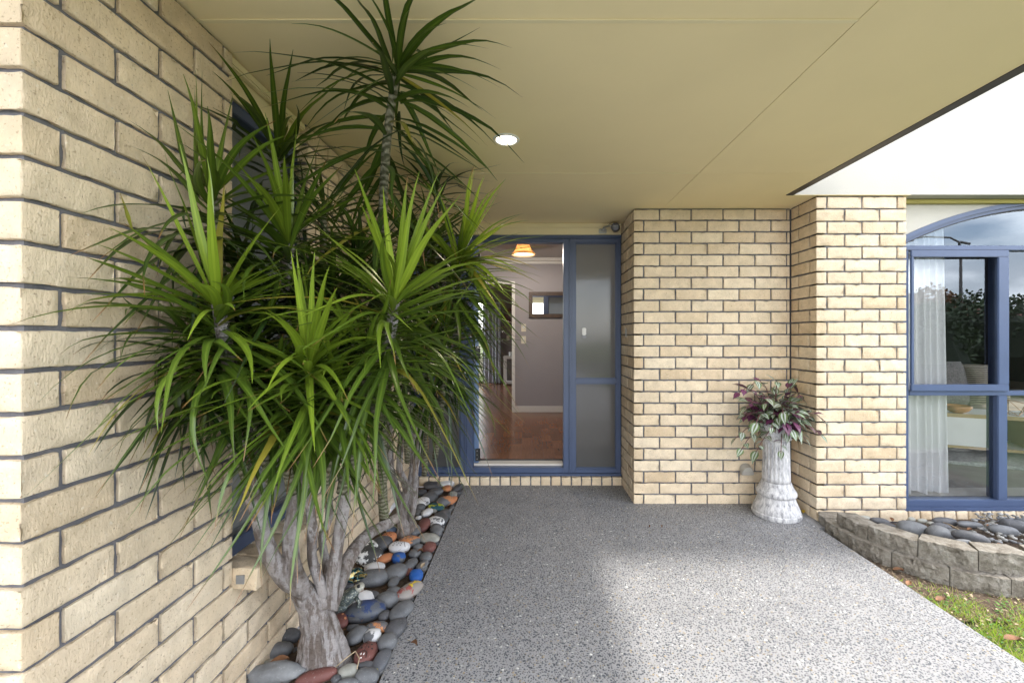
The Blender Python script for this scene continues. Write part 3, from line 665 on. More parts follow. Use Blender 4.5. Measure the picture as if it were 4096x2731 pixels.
# far room
fr_ = MB(); fr_.box(-3.2, 1.5, 6.1001, 9.95, FL-.05, FL-.002); struct('far_room_floor', fr_, M['floor2'])
fr_ = MB(); fr_.box(-3.3, -3.2, 6.2, 6.6, FL, 2.4); fr_.box(-3.3, -3.2, 6.6, 9.5, FL, .5); fr_.box(-3.3, -3.2, 9.5, 9.95, FL, 2.4); fr_.box(1.5, 1.6, 6.2, 9.95, FL, 2.4); fr_.box(-.78, .1, 9.9, 10.0, FL, 2.4); fr_.box(.1, 1.5, 9.9, 10.0, FL, .4); fr_.box(-3.3, -.78, 9.9, 10.0, 2.12, 2.4); fr_.box(-3.2, -2.0, 6.12, 6.2, FL, 2.4)  # extra unseen openings in side and back walls, added to brighten the room
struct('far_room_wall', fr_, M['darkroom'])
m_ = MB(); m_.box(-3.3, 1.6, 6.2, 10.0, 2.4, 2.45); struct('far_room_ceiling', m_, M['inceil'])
def curtain(name, label, x0, x1, y, z0, z1, folds, amp, mt, flare=.0, seg=10, nseg=14, cat='curtain', wave=lambda u: 0):
    m_ = MB(); nx = folds*seg; c0 = Vector(((x0+x1)/2, y, z0))
    for j in range(nseg+1):
        v = j/nseg
        for i in range(nx+1):
            u = i/nx; k = 1 + flare*(1-v)
            ph = u*folds*2*math.pi + .5*math.sin(u*9)
            m_.v.append((x0+(x1-x0)*u*k - c0.x, amp*math.sin(ph)*(.75+.35*(1-v)) + amp*.3*math.sin(ph*.37+2), z0+(z1-z0)*v - c0.z + (wave(u) if j == 0 else 0)))
    for j in range(nseg):
        for i in range(nx): a = j*(nx+1)+i; m_.f.append((a, a+1, a+nx+2, a+nx+1))
    o = m_.build(name, mt, smooth=True); o.location = c0; return tag(o, label, cat)
curtain('curtain', 'long grey curtain gathered beside the far garden door', -1.07, -.66, 9.78, FL+.02, 2.06, 5, .045, M['curtain'])
fd = tag(empty('sliding_door', (-2.0, 9.92, FL)), 'dark framed glass garden door at the far end of the hallway', 'door')
for nm, a in (('frame_rail', (-3.2, -.78, 2.07, 2.119)), ('frame_rail', (-3.2, -.78, FL, FL+.05)), ('frame_stile', (-.83, -.78, FL+.05, 2.07)), ('frame_stile', (-2.0, -1.95, FL+.05, 2.07))):
    q = MB(); q.box(a[0], a[1], 9.91, 9.97, a[2], a[3]); wp(q, nm, M['black'], fd)
ct = tag(empty('console_table', (-.30, 9.6, FL)), 'pale wood console table against the dark far wall', 'table')
q = MB(); q.box(-.27, .5, -.18, .18, .60, .66, bev=.004); q.build('table_top', M['intrim'], ct, ang=35)
for (a, b_) in ((-.27, -.18), (.02, -.18), (-.27, .12), (.44, -.18), (.44, .12)):
    if a == .02: continue
    q = MB(); q.box(a, a+.06, b_, b_+.06, 0, .599); q.build('leg', M['intrim'], ct)
q = MB(); q.box(-.27, .5, -.17, .17, .04, .08); q.build('shelf', M['intrim'], ct)
q = MB(); q.lathe([(.032, 0), (.034, .002), (.034, .09), (.030, .09)], seg=20); o = tag(q.build('candle_jar', M['white'], ang=40), 'small white candle jar on the far console table', 'candle'); o.location = (-.42, 9.55, FL+.6605)
q = MB(); q.lathe([(.05, 0), (.09, .04), (.10, .10), (.06, .17), (.03, .20), (.035, .22)], seg=20); o = tag(q.build('vase', M['white'], smooth=True), 'round white vase on the far console table', 'vase'); o.location = (-.26, 9.57, FL+.6605)
wr = MB()
for i in range(240):
    A = random.uniform(0, 2*math.pi); r = .15+random.gauss(0, .022); c = Vector((r*math.cos(A), random.uniform(-.05, 0), r*math.sin(A)))
    d = Vector((random.uniform(-1, 1), random.uniform(-.6, .3), random.uniform(-1, 1))).normalized()*.03; e = d.orthogonal().normalized()*.009
    wr.v += [tuple(c-e), tuple(c+e), tuple(c+d)]; n = len(wr.v); wr.f.append((n-3, n-2, n-1))
o = tag(wr.build('wreath', simple('red_wreath', (.25, .04, .02), .7)), 'round dark red wreath on the far dark wall', 'wreath'); o.location = (-.38, 9.89, 1.757)
s = tag(empty('light_switch', (-.49, 9.899, 1.235)), 'ivory light switch on the dark far room wall beside the curtain', 'light switch'); q = MB(); q.box(-.035, .035, -.008, 0, -.055, .055, bev=.003); q.build('plate', M['ivory'], s, ang=35)
# garden behind the house
gf = tag(empty('garden_fence', (-3, 14, -.04)), 'pale weathered timber paling fence beyond the far garden door', 'fence')
for i in range(60):
    q = MB() if i == 0 else None
    if i == 0: q.box(-.07, .07, -.01, .01, 0, 1.5); pal = q.mesh('paling'); pal.materials.append(simple('grey_timber', (.38, .34, .27), .9, var=.2, rnd=True))
    o = bpy.data.objects.new('paling', pal); C.objects.link(o); o.parent = gf; o.location = (-4+i*.15, 0, 0)
def leafmass(name, label, cat, c, r, n, mt, size=.06, kind=None):
    q = MB()
    for i in range(n):
        d = Vector((random.gauss(0, 1), random.gauss(0, 1), random.gauss(0, 1))).normalized()*random.uniform(.55, 1)**.5
        k = 1 + .28*noise.noise(d*2.2 + Vector(c)); p = Vector((d.x*r[0]*k, d.y*r[1]*k, d.z*r[2]*k))
        u = Vector((random.uniform(-1, 1), random.uniform(-1, 1), random.uniform(-.6, 1))).normalized()*size*random.uniform(.6, 1.3); w = u.orthogonal().normalized()*size*.3
        n0 = len(q.v); q.v += [tuple(p), tuple(p+u*.5+w), tuple(p+u), tuple(p+u*.5-w)]; q.f.append((n0, n0+1, n0+2, n0+3))
    o = q.build(name, mt); o.location = c
    return tag(o, label, cat, kind=kind)
leafmass('garden_shrub', 'bright leafy shrub in front of the fence beyond the far garden door', 'shrub', (-2.0, 13.2, 1.4), (1.1, .5, .95), 2600, simple('variegated_leaf', (.42, .47, .30), .6, var=.4), .07)

# ------------------------------------------------------------------ arched lounge window
YW = 2.985
aw = tag(empty('arched_window', (3.795, YW, .025)), 'large arched window in a blue aluminium frame right of the brick pillar', 'window')
WX0, WX1, AC = 2.64, 4.95, (3.795, -.356); AR = 2.59
def arcz(x, r): return AC[1] + math.sqrt(max(0, r*r-(x-AC[0])**2))
def archstrip(name, r0, r1, y0, y1, mt, par, x0=WX0, x1=WX1, n=48):
    q = MB()
    for i in range(n+1):
        x = x0+(x1-x0)*i/n
        for (r, y) in ((r0, y0), (r1, y0), (r1, y1), (r0, y1)): q.v.append((x, y, arcz(x, r)))
    for i in range(n):
        for k in range(4): a = i*4+k; b_ = i*4+(k+1) % 4; q.f.append((a, a+4, b_+4, b_))
    q.f.append((0, 1, 2, 3)); q.f.append((n*4+3, n*4+2, n*4+1, n*4)); 
    o = q.build(name, mt, ang=30); wparent(o, par); return o
archstrip('arch_frame', AR-.030, AR, YW-.012, YW+.08, M['blue'], aw)
archstrip('arch_bead', AR-.052, AR-.0305, YW+.004, YW+.08, M['blue'], aw)
archstrip('arch_gasket', AR-.060, AR-.0525, YW+.014, YW+.08, M['black'], aw)
ZA = 1.871
def wb_(name, x0, x1, z0, z1, y0=YW, y1=YW+.08, mt=None, bev=.004): q = MB(); q.box(x0, x1, y0, y1, z0, z1, bev=bev); return wp(q, name, mt or M['blue'], aw, ang=35)
wb_('arch_transom', WX0, WX1, ZA, ZA+.034, YW-.006)
wb_('outer_jamb', WX0, WX0+.062, .072, ZA-.001); wb_('outer_jamb', WX1-.062, WX1, .072, ZA-.001)
wb_('sill_rail', WX0, WX1, .025, .052, YW-.02); wb_('sill_rail', WX0, WX1, .0525, .098, YW-.004)
wb_('middle_transom', WX0+.063, WX1-.063, .840, .872)
xm0, xm1 = 3.334, 3.402
wb_('mullion', xm0, xm1, .099, .839, YW-.002); wb_('mullion', xm0+.012, xm1, .873, ZA-.001, YW-.002); wb_('mullion', 4.19, 4.256, .099, .839, YW-.002); wb_('mullion', 4.19, 4.256, .873, ZA-.001, YW-.002)
# opening sash at upper left
sx0, sx1, sz0, sz1, sw = 2.703, 3.397, .873, 1.869, .048
sa_ = wb_('sash', sx0, sx1, sz0, sz0+sw, YW-.018, YW-.0025); 
for nm, a in (('sash_rail', (sx0, sx1, sz1-sw, sz1)), ('sash_stile', (sx0, sx0+.022, sz0+sw, sz1-sw)), ('sash_stile', (sx1-.078, sx1, sz0+sw, sz1-sw))): wb_(nm, *a, y0=YW-.018, y1=YW-.0025)
def pane(x0, x1, z0, z1, y=YW+.03, mt='glass'): q = MB(); q.quad((x0, y, z0), (x1, y, z0), (x1, y, z1), (x0, y, z1)); wp(q, 'pane', M[mt], aw)
pane(WX0+.06, xm0+.02, .873, ZA); pane(xm0+.06, 4.2, .873, ZA); pane(4.25, WX1-.06, .873, ZA)
pane(WX0+.06, xm0, .098, .84); pane(xm1, 4.19, .098, .84); pane(4.256, WX1-.06, .098, .84)
q = MB(); n = 40; q.v = []; 
for i in range(n+1):
    x = WX0+(WX1-WX0)*i/n; q.v += [(x, YW+.03, ZA+.034), (x, YW+.03, max(ZA+.0341, arcz(x, AR-.055)))]
for i in range(n): q.f.append((2*i, 2*i+2, 2*i+3, 2*i+1))
wp(q, 'arch_pane', M['archglass'], aw)
# plaster round the arch
q = MB(); n = 48
for i in range(n+1):
    x = WX0-.06+(WX1-WX0+.12)*i/n; z = arcz(min(max(x, WX0), WX1), AR+.001); q.v += [(x, YW-.001, z), (x, YW-.001, SOF-.001), (x, YW+.09, z)]
for i in range(n): q.f.append((3*i, 3*i+3, 3*i+4, 3*i+1)); q.f.append((3*i, 3*i+2, 3*i+5, 3*i+3))
struct('arch_surround_wall', q, M['plaster'])
q = MB(); q.box(5.01, 6.4, YW, 3.1, -.1, SOF-.001); q.box(4.951, 5.0, YW, 3.1, -.1, 1.99); struct('side_wall', q, M['plaster'])
# lounge interior
q = MB(); q.box(2.3, 6.3, 3.26, 7.5, .02, .085); struct('lounge_floor', q, M['carpet'])
q = MB(); q.box(2.3, 6.3, 3.065, 3.2599, .02, .09); struct('lounge_sill_board', q, M['intrim'])
q = MB(); q.box(2.25, 2.3, 3.07, 7.5, .02, 2.4); q.box(6.3, 6.35, 4.9, 7.5, .02, 2.6); q.box(6.3, 6.35, 3.1, 4.9, .02, .6); q.box(6.3, 6.35, 3.1, 4.9, 2.4, 2.6); q.box(2.25, 6.35, 7.5, 7.55, .02, 2.6); q.box(2.3, 2.66, 3.065, 3.09, .0905, 2.4); struct('lounge_wall', q, M['lounge'])  # right wall left open out of view, letting daylight into the lounge
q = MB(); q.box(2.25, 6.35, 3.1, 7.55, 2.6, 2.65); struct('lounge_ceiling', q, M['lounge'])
curtain('sheer_curtain', 'floor length white sheer curtain at the left side of the arched window', 2.74, 3.09, 3.14, .10, 2.18, 7, .022, M['sheer'], flare=.10, wave=lambda u: .01*math.sin(u*20))
def xz(sx, sy, y): return (sx-2115)/1680*y, H-(sy-1347)/1680*y
# console cabinet
cb = tag(empty('media_cabinet', (4.5, 4.2, .085)), 'long low white cabinet with oak edges inside the lounge window', 'cabinet')
cb.rotation_euler = (0, 0, R(-24))
for nm, a, mt in (('top_panel', (-.95, .95, -.22, .22, .40, .425), 'white'), ('top_edge', (-.95, .95, -.232, -.2205, .39, .425), 'oak'), ('bottom_edge', (-.95, .95, -.232, -.2205, .09, .115), 'oak'), ('base_panel', (-.95, .95, -.22, .22, .09, .115), 'white'), ('back_panel', (-.95, .95, .20, .22, .1155, .3995), 'black'),
               ('drawer_front', (-.45, .05, -.23, .19, .116, .389), 'white'), ('drawer_front', (-.94, -.75, -.23, .19, .116, .389), 'white'), ('drawer_front', (.33, .94, -.23, .19, .116, .389), 'white'), ('divider', (.055, .075, -.235, .19, .116, .389), 'oak'), ('divider', (.30, .325, -.235, .19, .116, .389), 'oak')):
    q = MB(); q.box(*a); q.build(nm, M[mt], cb)
for (a, b_) in ((-.9, -.15), (.9, -.15), (-.9, .15), (.9, .15)): q = MB(); q.box(a-.02, a+.02, b_-.02, b_+.02, 0, .089); q.build('leg', M['oak'], cb)
q = MB(); n=28; prof = [(.035, 0), (.075, .02), (.10, .055), (.098, .075), (.09, .07), (.07, .03), (.02, .012)]
q.lathe(prof, seg=28, flute=lambda r, z, A: r*(1+.04*math.sin(4*A)*(z > .05)))
o = tag(q.build('bowl', M['bowl'], smooth=True), 'orange wavy rim bowl on the white cabinet in the lounge', 'bowl'); o.location = (4.22, 4.13, .511)
# wire ornament
q = MB(); pts = [(-.11, 0, .02), (.0, -.06, 0), (.11, 0, .02), (.05, .07, .0), (-.08, .05, .09), (.09, -.04, .11), (.0, .03, .14)]
es = [(0, 1), (1, 2), (2, 3), (3, 0), (0, 4), (3, 4), (1, 5), (2, 5), (4, 6), (5, 6), (1, 4), (3, 6), (2, 6), (0, 6)]
for a, b_ in es: q.tube([pts[a], pts[b_]], .003, 6)
o = tag(q.build('wire_ornament', M['copper']), 'geometric copper wire ornament on the white lounge cabinet', 'ornament'); o.location = (4.62, 4.02, .513)
# rug, sofa, cushions
q = MB(); q.box(-.9, .9, -.6, .6, 0, .03, bev=.012); o = tag(q.build('rug', M['rug'], ang=40), 'shaggy pale rug under the white lounge cabinet', 'rug'); o.location = (4.5, 4.25, .086); o.rotation_euler = (0, 0, R(-24))
sofa = tag(empty('sofa', (5.2, 5.2, .085)), 'beige sofa with two cushions at the back of the lounge', 'sofa')
for nm, a in (('seat', (-1.1, 1.0, -.40, .4, .08, .42)), ('backrest', (-1.1, 1.0, .41, .65, .08, .80)), ('armrest', (-1.4, -1.11, -.42, .65, .08, .74)), ('armrest', (1.01, 1.3, -.42, .65, .08, .60))):
    q = MB(); q.box(*a, bev=.06); q.build(nm, M['sofa'], sofa, smooth=True)
def cush(name, lab, loc, mt, s=.24, rz=0):
    q = MB(); n = 14
    for j in range(n+1):
        for i in range(n+1):
            u = i/n*2-1; v = j/n*2-1; th = .09*((1-u**4)*(1-v**4))**.5; q.v.append((u*s, -th, v*s))
    nn = (n+1)**2
    for j in range(n+1):
        for i in range(n+1):
            u = i/n*2-1; v = j/n*2-1; th = .09*((1-u**4)*(1-v**4))**.5; q.v.append((u*s, th, v*s))
    for j in range(n):
        for i in range(n): a = j*(n+1)+i; q.f.append((a, a+1, a+n+2, a+n+1)); q.f.append((nn+a, nn+a+n+1, nn+a+n+2, nn+a+1))
    o = tag(q.build(name, mt, smooth=True), lab, 'cushion'); o.location = loc; o.rotation_euler = (R(-12), 0, rz)
cush('cushion', 'shaggy grey fur cushion on the lounge sofa', (4.72, 4.78, .73), M['cushion'], .25); cush('cushion', 'black and cream woven cushion on the lounge sofa', (5.15, 4.74, .72), M['woven'], .22)

# ------------------------------------------------------------------ garden edging wall on the right
CC, CR = Vector((2.508, 2.633)), .574
def arcpt(s, r, off=0):      # s = metres along from the pillar end; quarter turn then straight to +x
    s += off; a0 = math.atan2(.127, -.56); R_ = CR
    qa = s/R_; lim = (math.pi/2) + (math.pi - a0)
    if qa < lim:
        A = a0+qa; c = CC + Vector((math.cos(A), math.sin(A)))*r; t = Vector((-math.sin(A), math.cos(A)))
    else:
        d = (qa-lim)*R_; ang = R(-7); t = Vector((math.cos(ang), math.sin(ang))); c = CC + Vector((0, -r)) + t*d
    return c, t
gw = tag(empty('garden_edging', (2.1, 2.4, 0)), 'curved two course edging of split concrete blocks around the stone bed', 'garden wall')
def blockmesh(seed, L_, D_, Hh):
    # plan: rough front (middle), smooth chamfered corners, narrower back; local x along, y = outwards
    q = MB(); rng = random.Random(seed); cham = .034; nx, nz_ = 17, 8
    def fr_y(x):
        ax_ = abs(x); h = L_/2
        return 0 if ax_ < h-cham else -(ax_-(h-cham))*.42
    xs = [-L_/2, -L_/2+cham] + [(-L_/2+cham)+(L_-2*cham)*i/nx for i in range(1, nx)] + [L_/2-cham, L_/2]
    zs = [Hh*i/nz_ for i in range(nz_+1)]
    for z in zs:
        for i, x in enumerate(xs):
            y = fr_y(x)
            if 1 < i < len(xs)-2: y += .012*noise.noise(Vector((x*24+seed, z*26, 1))) + .009*noise.noise(Vector((x*70+seed, z*70, 4))) + .005*rng.uniform(-.5, .6)
            elif i in (1, len(xs)-2): y += .003*rng.uniform(-1, 1)
            q.v.append((x, y, z + (.0015*rng.uniform(-1, 1))))
    W = len(xs)
    for j in range(nz_):
        for i in range(W-1): a = j*W+i; q.f.append((a, a+1, a+W+1, a+W))
    b0 = len(q.v); q.v += [(L_/2-.028, -D_, 0), (-L_/2+.028, -D_, 0), (L_/2-.028, -D_, Hh), (-L_/2+.028, -D_, Hh)]
    q.f.append((b0, b0+1, b0+3, b0+2))
    q.f.append(tuple([0, b0+1, b0+3, nz_*W] + [j*W for j in range(nz_-1, 0, -1)])); q.f.append(tuple([W-1] + [j*W+W-1 for j in range(1, nz_+1)] + [b0+2, b0]))
    q.f.append(tuple([nz_*W+i for i in range(W)] + [b0+2, b0+3])); q.f.append(tuple([b0+1, b0] + [i for i in range(W-1, -1, -1)]))
    bm = bmesh.new(); me = q.mesh('block'); bm.from_mesh(me); bmesh.ops.recalc_face_normals(bm, faces=bm.faces[:]); bm.to_mesh(me); bm.free()
    me.polygons.foreach_set('use_smooth', [True]*len(me.polygons)); me.set_sharp_from_angle(angle=R(28)); me.materials.append(M['block']); return me
bms = [blockmesh(i, .225, .118, .105) for i in range(5)]
for row, (z, r, off) in enumerate(((-.045, CR, -.14), (.061, CR-.045, .155))):
    for i in range(12):
        c, t_ = arcpt((.232*i + off)*CR/r, r)
        o = bpy.data.objects.new('block', bms[(i*2+row) % 5]); C.objects.link(o); o.parent = gw
        yaw = math.atan2(t_.y, t_.x) + math.pi + random.uniform(-.015, .015)
        o.location = Vector((c.x, c.y, z - ((.036, .020, .006)[i] if row and i < 3 else 0))) - gw.location; o.rotation_euler = (0, 0, yaw)
# bed soil and border soil
q = MB(); n = 26
def soilgrid(name, x0, x1, y0, y1, zf, nx, ny):
    q = MB()
    for j in range(ny+1):
        for i in range(nx+1):
            x = x0+(x1-x0)*i/nx; y = y0+(y1-y0)*j/ny; q.v.append((x, y, zf(x, y) + .006*noise.noise(Vector((x*20, y*20, 0)))))
    for j in range(ny):
        for i in range(nx): a = j*(nx+1)+i; q.f.append((a, a+1, a+nx+2, a+nx+1))
    return q
def gravz(x, y): return .085 - .075*max(0, min(1, (y-2.35)/.55))
def bedz(x, y): return .030 - .055*max(0, min(1, (y-2.35)/.55))
q = MB(); rings = 12
for i in range(60):
    c, t_ = arcpt(.04*i, CR-.10)
    for j in range(rings+1):
        v = j/rings; x = c.x; 
        p = Vector((c.x + (max(c.x, XP1+.0)*0+0)*v, c.y + (2.957-c.y)*v)); 
        x = c.x + (.0)*v
        q.v.append((x, p.y, bedz(x, p.y)))
for i in range(59):
    for j in range(rings): a = i*(rings+1)+j; q.f.append((a, a+rings+1, a+rings+2, a+1))
struct('bed_soil', q, M['soil'], smooth=True)
bs = soilgrid('s', 1.911, 2.62, 1.9, 2.88, lambda x, y: -.028, 30, 40); struct('border_soil', bs, M['soil'], smooth=True)
lb = soilgrid('s', -1.0, -.546, .95, 3.56, lambda x, y: -.016, 16, 80); struct('left_bed_soil', lb, M['soil'], smooth=True)
q = MB(); q.box(-3, -1.0, .835, .9, -.2, -.046); struct('footing', q, M['mortar'])

# grass
def grassmesh():
    rng = np.random.RandomState(5); n = 42000
    x = 1.899 + rng.rand(n)**1.0*1.6; y = 1.15 + rng.rand(n)*1.15
    sx_ = (x-1.915); 
    edge = np.where(x < 2.35, 2.27-(x-1.915)*.42, 2.07) ; fade = np.clip((edge - y)/.30, 0, 1)
    nzv = np.array([noise.noise(Vector((a*7, b_*7, 0))) for a, b_ in zip(x, y)])
    keep = rng.rand(n) < fade*(.62+nzv*1.3); x = x[keep]; y = y[keep]; nzv = nzv[keep]; n = len(x)
    h = rng.uniform(.012, .040, n); th = rng.uniform(0, 2*np.pi, n); w = rng.uniform(.0012, .0028, n); lean = rng.uniform(.3, 1.3, n)*h; ta = rng.uniform(0, 2*np.pi, n)
    V = np.zeros((n, 3, 3)); z0 = -.030
    V[:, 0] = np.stack([x-np.cos(th)*w, y-np.sin(th)*w, np.full(n, z0)], 1); V[:, 1] = np.stack([x+np.cos(th)*w, y+np.sin(th)*w, np.full(n, z0)], 1)
    V[:, 2] = np.stack([x+np.cos(ta)*lean, y+np.sin(ta)*lean, z0+h], 1)
    q = MB(); q.v = V.reshape(-1, 3).tolist(); q.f = np.arange(3*n).reshape(-1, 3).tolist()
    u = rng.rand(n); col = np.where(u[:, None] < .60, np.array([(.27, .40, .035)])*(1+.5*nzv[:, None])*rng.uniform(.7, 1.5, n)[:, None], np.array([(.46, .38, .19)]))
    cc = np.ones((n, 3, 4)); cc[:, :, :3] = np.clip(col, .01, .6)[:, None, :]; q.col = cc.reshape(-1, 4).tolist()
    # small rounded weed leaves
    rr = random.Random(3)
    for i in range(2600):
        px = 1.93+rr.random()*1.3; py = 1.2+rr.random()*1.0
        if py > (2.17-(px-1.915)*.42 if px < 2.35 else 1.99): continue
        a = rr.uniform(0, 6.28); L_ = rr.uniform(.006, .014); n0 = len(q.v); z = -.03+rr.uniform(.006, .03)
        for (u_, v_) in ((0, 0), (.5, .45), (1, .15), (1, -.15), (.5, -.45)):
            q.v.append((px+L_*(u_*math.cos(a)-v_*math.sin(a)), py+L_*(u_*math.sin(a)+v_*math.cos(a)), z+rr.uniform(0, .003)))
            q.col.append((.10*rr.uniform(.8, 1.3), .24*rr.uniform(.8, 1.3), .04, 1))
        q.f.append(tuple(range(n0, n0+5)))
    return q
tag(grassmesh().build('grass', M['grass']), 'short green grass with small weeds beside the path', 'grass', kind='stuff')
q = MB(); rr = random.Random(8)
for i in range(900):
    px = 1.915+rr.random()*.55; py = 1.9+rr.random()*.95
    if math.hypot(px-CC.x, py-CC.y) < CR+.01: continue
    a = rr.uniform(0, 3.14); L_ = rr.uniform(.008, .035); w = .0009; z = -.024+rr.random()*.008; dx, dy = math.cos(a)*L_, math.sin(a)*L_; n0 = len(q.v)
    q.v += [(px-dy/L_*w, py+dx/L_*w, z), (px+dy/L_*w, py-dx/L_*w, z), (px+dx, py+dy, z+.006*rr.random())]; q.f.append((n0, n0+1, n0+2))
for i in range(150):
    px = 1.93+rr.random()*.6; py = 1.75+rr.random()*1.05
    if math.hypot(px-CC.x, py-CC.y) < CR+.01: continue
    a = rr.uniform(0, 6.28); L_ = rr.uniform(.008, .022); n0 = len(q.v); z = -.020+rr.random()*.012
    for (u_, v_) in ((0, 0), (.5, .28), (1, 0), (.5, -.28)): q.v.append((px+L_*(u_*math.cos(a)-v_*math.sin(a)), py+L_*(u_*math.sin(a)+v_*math.cos(a)), z+rr.uniform(0, .006)))
    q.f.append((n0, n0+1, n0+2, n0+3))
tag(q.build('dry_needles', M['straw']), 'dry brown litter along the edge of the path', 'litter', kind='stuff')

# ------------------------------------------------------------------ stones
def stonemesh(seed, rx, ry, rz, amt=.10, lev=3, flat=.0):
    bm = bmesh.new(); bmesh.ops.create_icosphere(bm, subdivisions=lev, radius=1)
    for v in bm.verts:
        d = v.co.copy(); k = 1 + amt*noise.noise(d*1.1 + Vector((seed*3.7, 1, 2))) + amt*.45*noise.noise(d*2.3 + Vector((seed, 7, 2)))
        p = 2.3; s_ = (abs(d.x)**p+abs(d.y)**p+abs(d.z)**p)**(-1/p)
        v.co = Vector((d.x*rx, d.y*ry, d.z*rz))*k*s_
    me = bpy.data.meshes.new('cobble'); bm.to_mesh(me); bm.free(); me.polygons.foreach_set('use_smooth', [True]*len(me.polygons)); return me
STONES = []
def stone(dx, dy, hw, hh, rot, mt, label, zc=.01, special=False, amt=.10, name='cobble', group='cobbles in the left planting bed', flatk=.62):
    y = F*(H-zc)/(dy-CY); p = P(dx, dy, y)
    sc2 = y/F; vert = hh*sc2; rx = hw*sc2; tan = H/y
    rz = min(.9*vert, flatk*min(rx, vert*1.15)); ry = math.sqrt(max(vert*vert-rz*rz, (.25*vert)**2))/tan*.98; ry = min(ry, rx*1.9)
    rz = max(rz, .012)
    me = stonemesh(len(STONES)*1.31+.7, rx, ry, rz, amt); me.materials.append(M[mt])
    o = bpy.data.objects.new(name, me); C.objects.link(o); o.location = p; o.rotation_euler = (R(random.uniform(-6, 6)), R(random.uniform(-6, 6)), R(rot))
    cat = 'rock' if name in ('rock', 'boulder') else 'stone'
    tag(o, label, cat, group)
    STONES.append([o, label, mt, special, hw]); return o, rx, ry, rz
A_ = lambda x, y: (402+.341*x, 1033.6+.341*y)
B_ = lambda x, y: (803.9+.1831*x, 1062.3+.1831*y)
SB = [(995,205,68,72,0,'s_grey',0),(885,240,45,55,0,'s_dark',0),(1045,285,125,60,8,'s_dark',0),(1215,260,100,58,-12,'s_white','smooth white painted cobble in the corner by the door sill'),
 (1218,322,62,45,10,'s_orange','small orange painted cobble in front of the white corner cobble'),(1355,315,55,62,-20,'s_dark',0),(1365,375,35,25,0,'s_dark',0),(1070,365,100,50,5,'s_grey',0),
 (1290,400,55,40,0,'s_light',0),(1283,470,52,85,-15,'s_orange','upright orange painted cobble leaning on the path edge near the door'),(900,375,60,50,0,'s_dark',0),(1005,440,95,65,5,'s_grey',0),
 (1195,480,88,78,-25,'s_orangechip','white and brown chipped cobble beside the upright orange one'),(905,495,95,60,-15,'s_white','large white cobble right of the second plant trunk'),
 (1080,555,110,45,-8,'s_fish','teal and yellow painted fish shaped cobble'),(1075,500,50,25,0,'s_dark',0),(885,560,60,48,0,'s_grey',0),(865,620,45,55,0,'s_grey',0),
 (970,625,62,55,-20,'s_whitechip','half white painted cobble behind the long white wedge'),(1050,605,40,28,0,'s_light',0),(1190,635,75,60,0,'s_dark',0),(1145,690,75,85,30,'s_dark',0),
 (1080,735,115,62,-38,'s_whitechip','long white wedge shaped cobble with chipped paint'),(860,690,38,28,0,'s_white','tiny white cobble behind the egg shaped maroon one'),(925,780,80,95,0,'s_maroon','egg shaped maroon painted cobble beside the second trunk'),
 (800,860,88,75,15,'s_grey',0),(1080,840,75,80,20,'s_grey',0),(985,945,140,70,-8,'s_light','long pale olive cobble near the path edge'),(990,1060,85,70,-15,'s_maroon','maroon painted cobble at the path edge below the pale olive one'),
 (740,985,140,75,-12,'s_orangechip','half grey half orange cobble behind the white spotted one'),(480,945,100,80,0,'s_orange','orange cobble painted with maroon dots'),(620,1060,135,75,18,'s_white','white cobble painted with black spots and a head line'),
 (870,1055,75,45,-10,'s_grey',0),(815,1140,75,65,0,'s_grey',0),(950,1180,80,75,25,'s_grey',0),(765,1270,72,82,-10,'s_grey',0),(905,1285,60,68,-15,'s_grey',0),
 (610,1190,88,80,10,'s_blue','bright blue painted cobble with dark strokes'),(440,1200,110,60,30,'s_orange','slanting orange cobble with chipped end'),(400,1010,130,95,-20,'s_dark',0),
 (310,1310,125,62,5,'s_white','white painted cobble behind the largest grey cobble'),(580,1370,130,115,-25,'s_grey','big grey cobble below the bright blue one'),(300,1440,195,120,20,'s_grey','largest smooth grey cobble in the left bed'),(550,1490,65,75,0,'s_grey',0),
 (735,1360,40,60,0,'s_maroon','maroon cobble mostly hidden beside the worn blue one'),(830,1410,85,85,10,'s_blue','worn blue painted cobble by the path edge'),(520,835,75,50,-15,'s_whiteblue','white and blue painted cobble behind the dotted orange one'),
 (530,470,40,40,0,'s_dark',0),(510,545,50,50,0,'s_white','white cobble behind the second plant trunk')]
for (x, y, w, h_, r_, mt, lab) in SB:
    dx, dy = B_(x, y); stone(dx, dy, w*.1831, h_*.1831, r_, mt, lab or None, special=bool(lab), zc=.005 if w < 60 else .012)
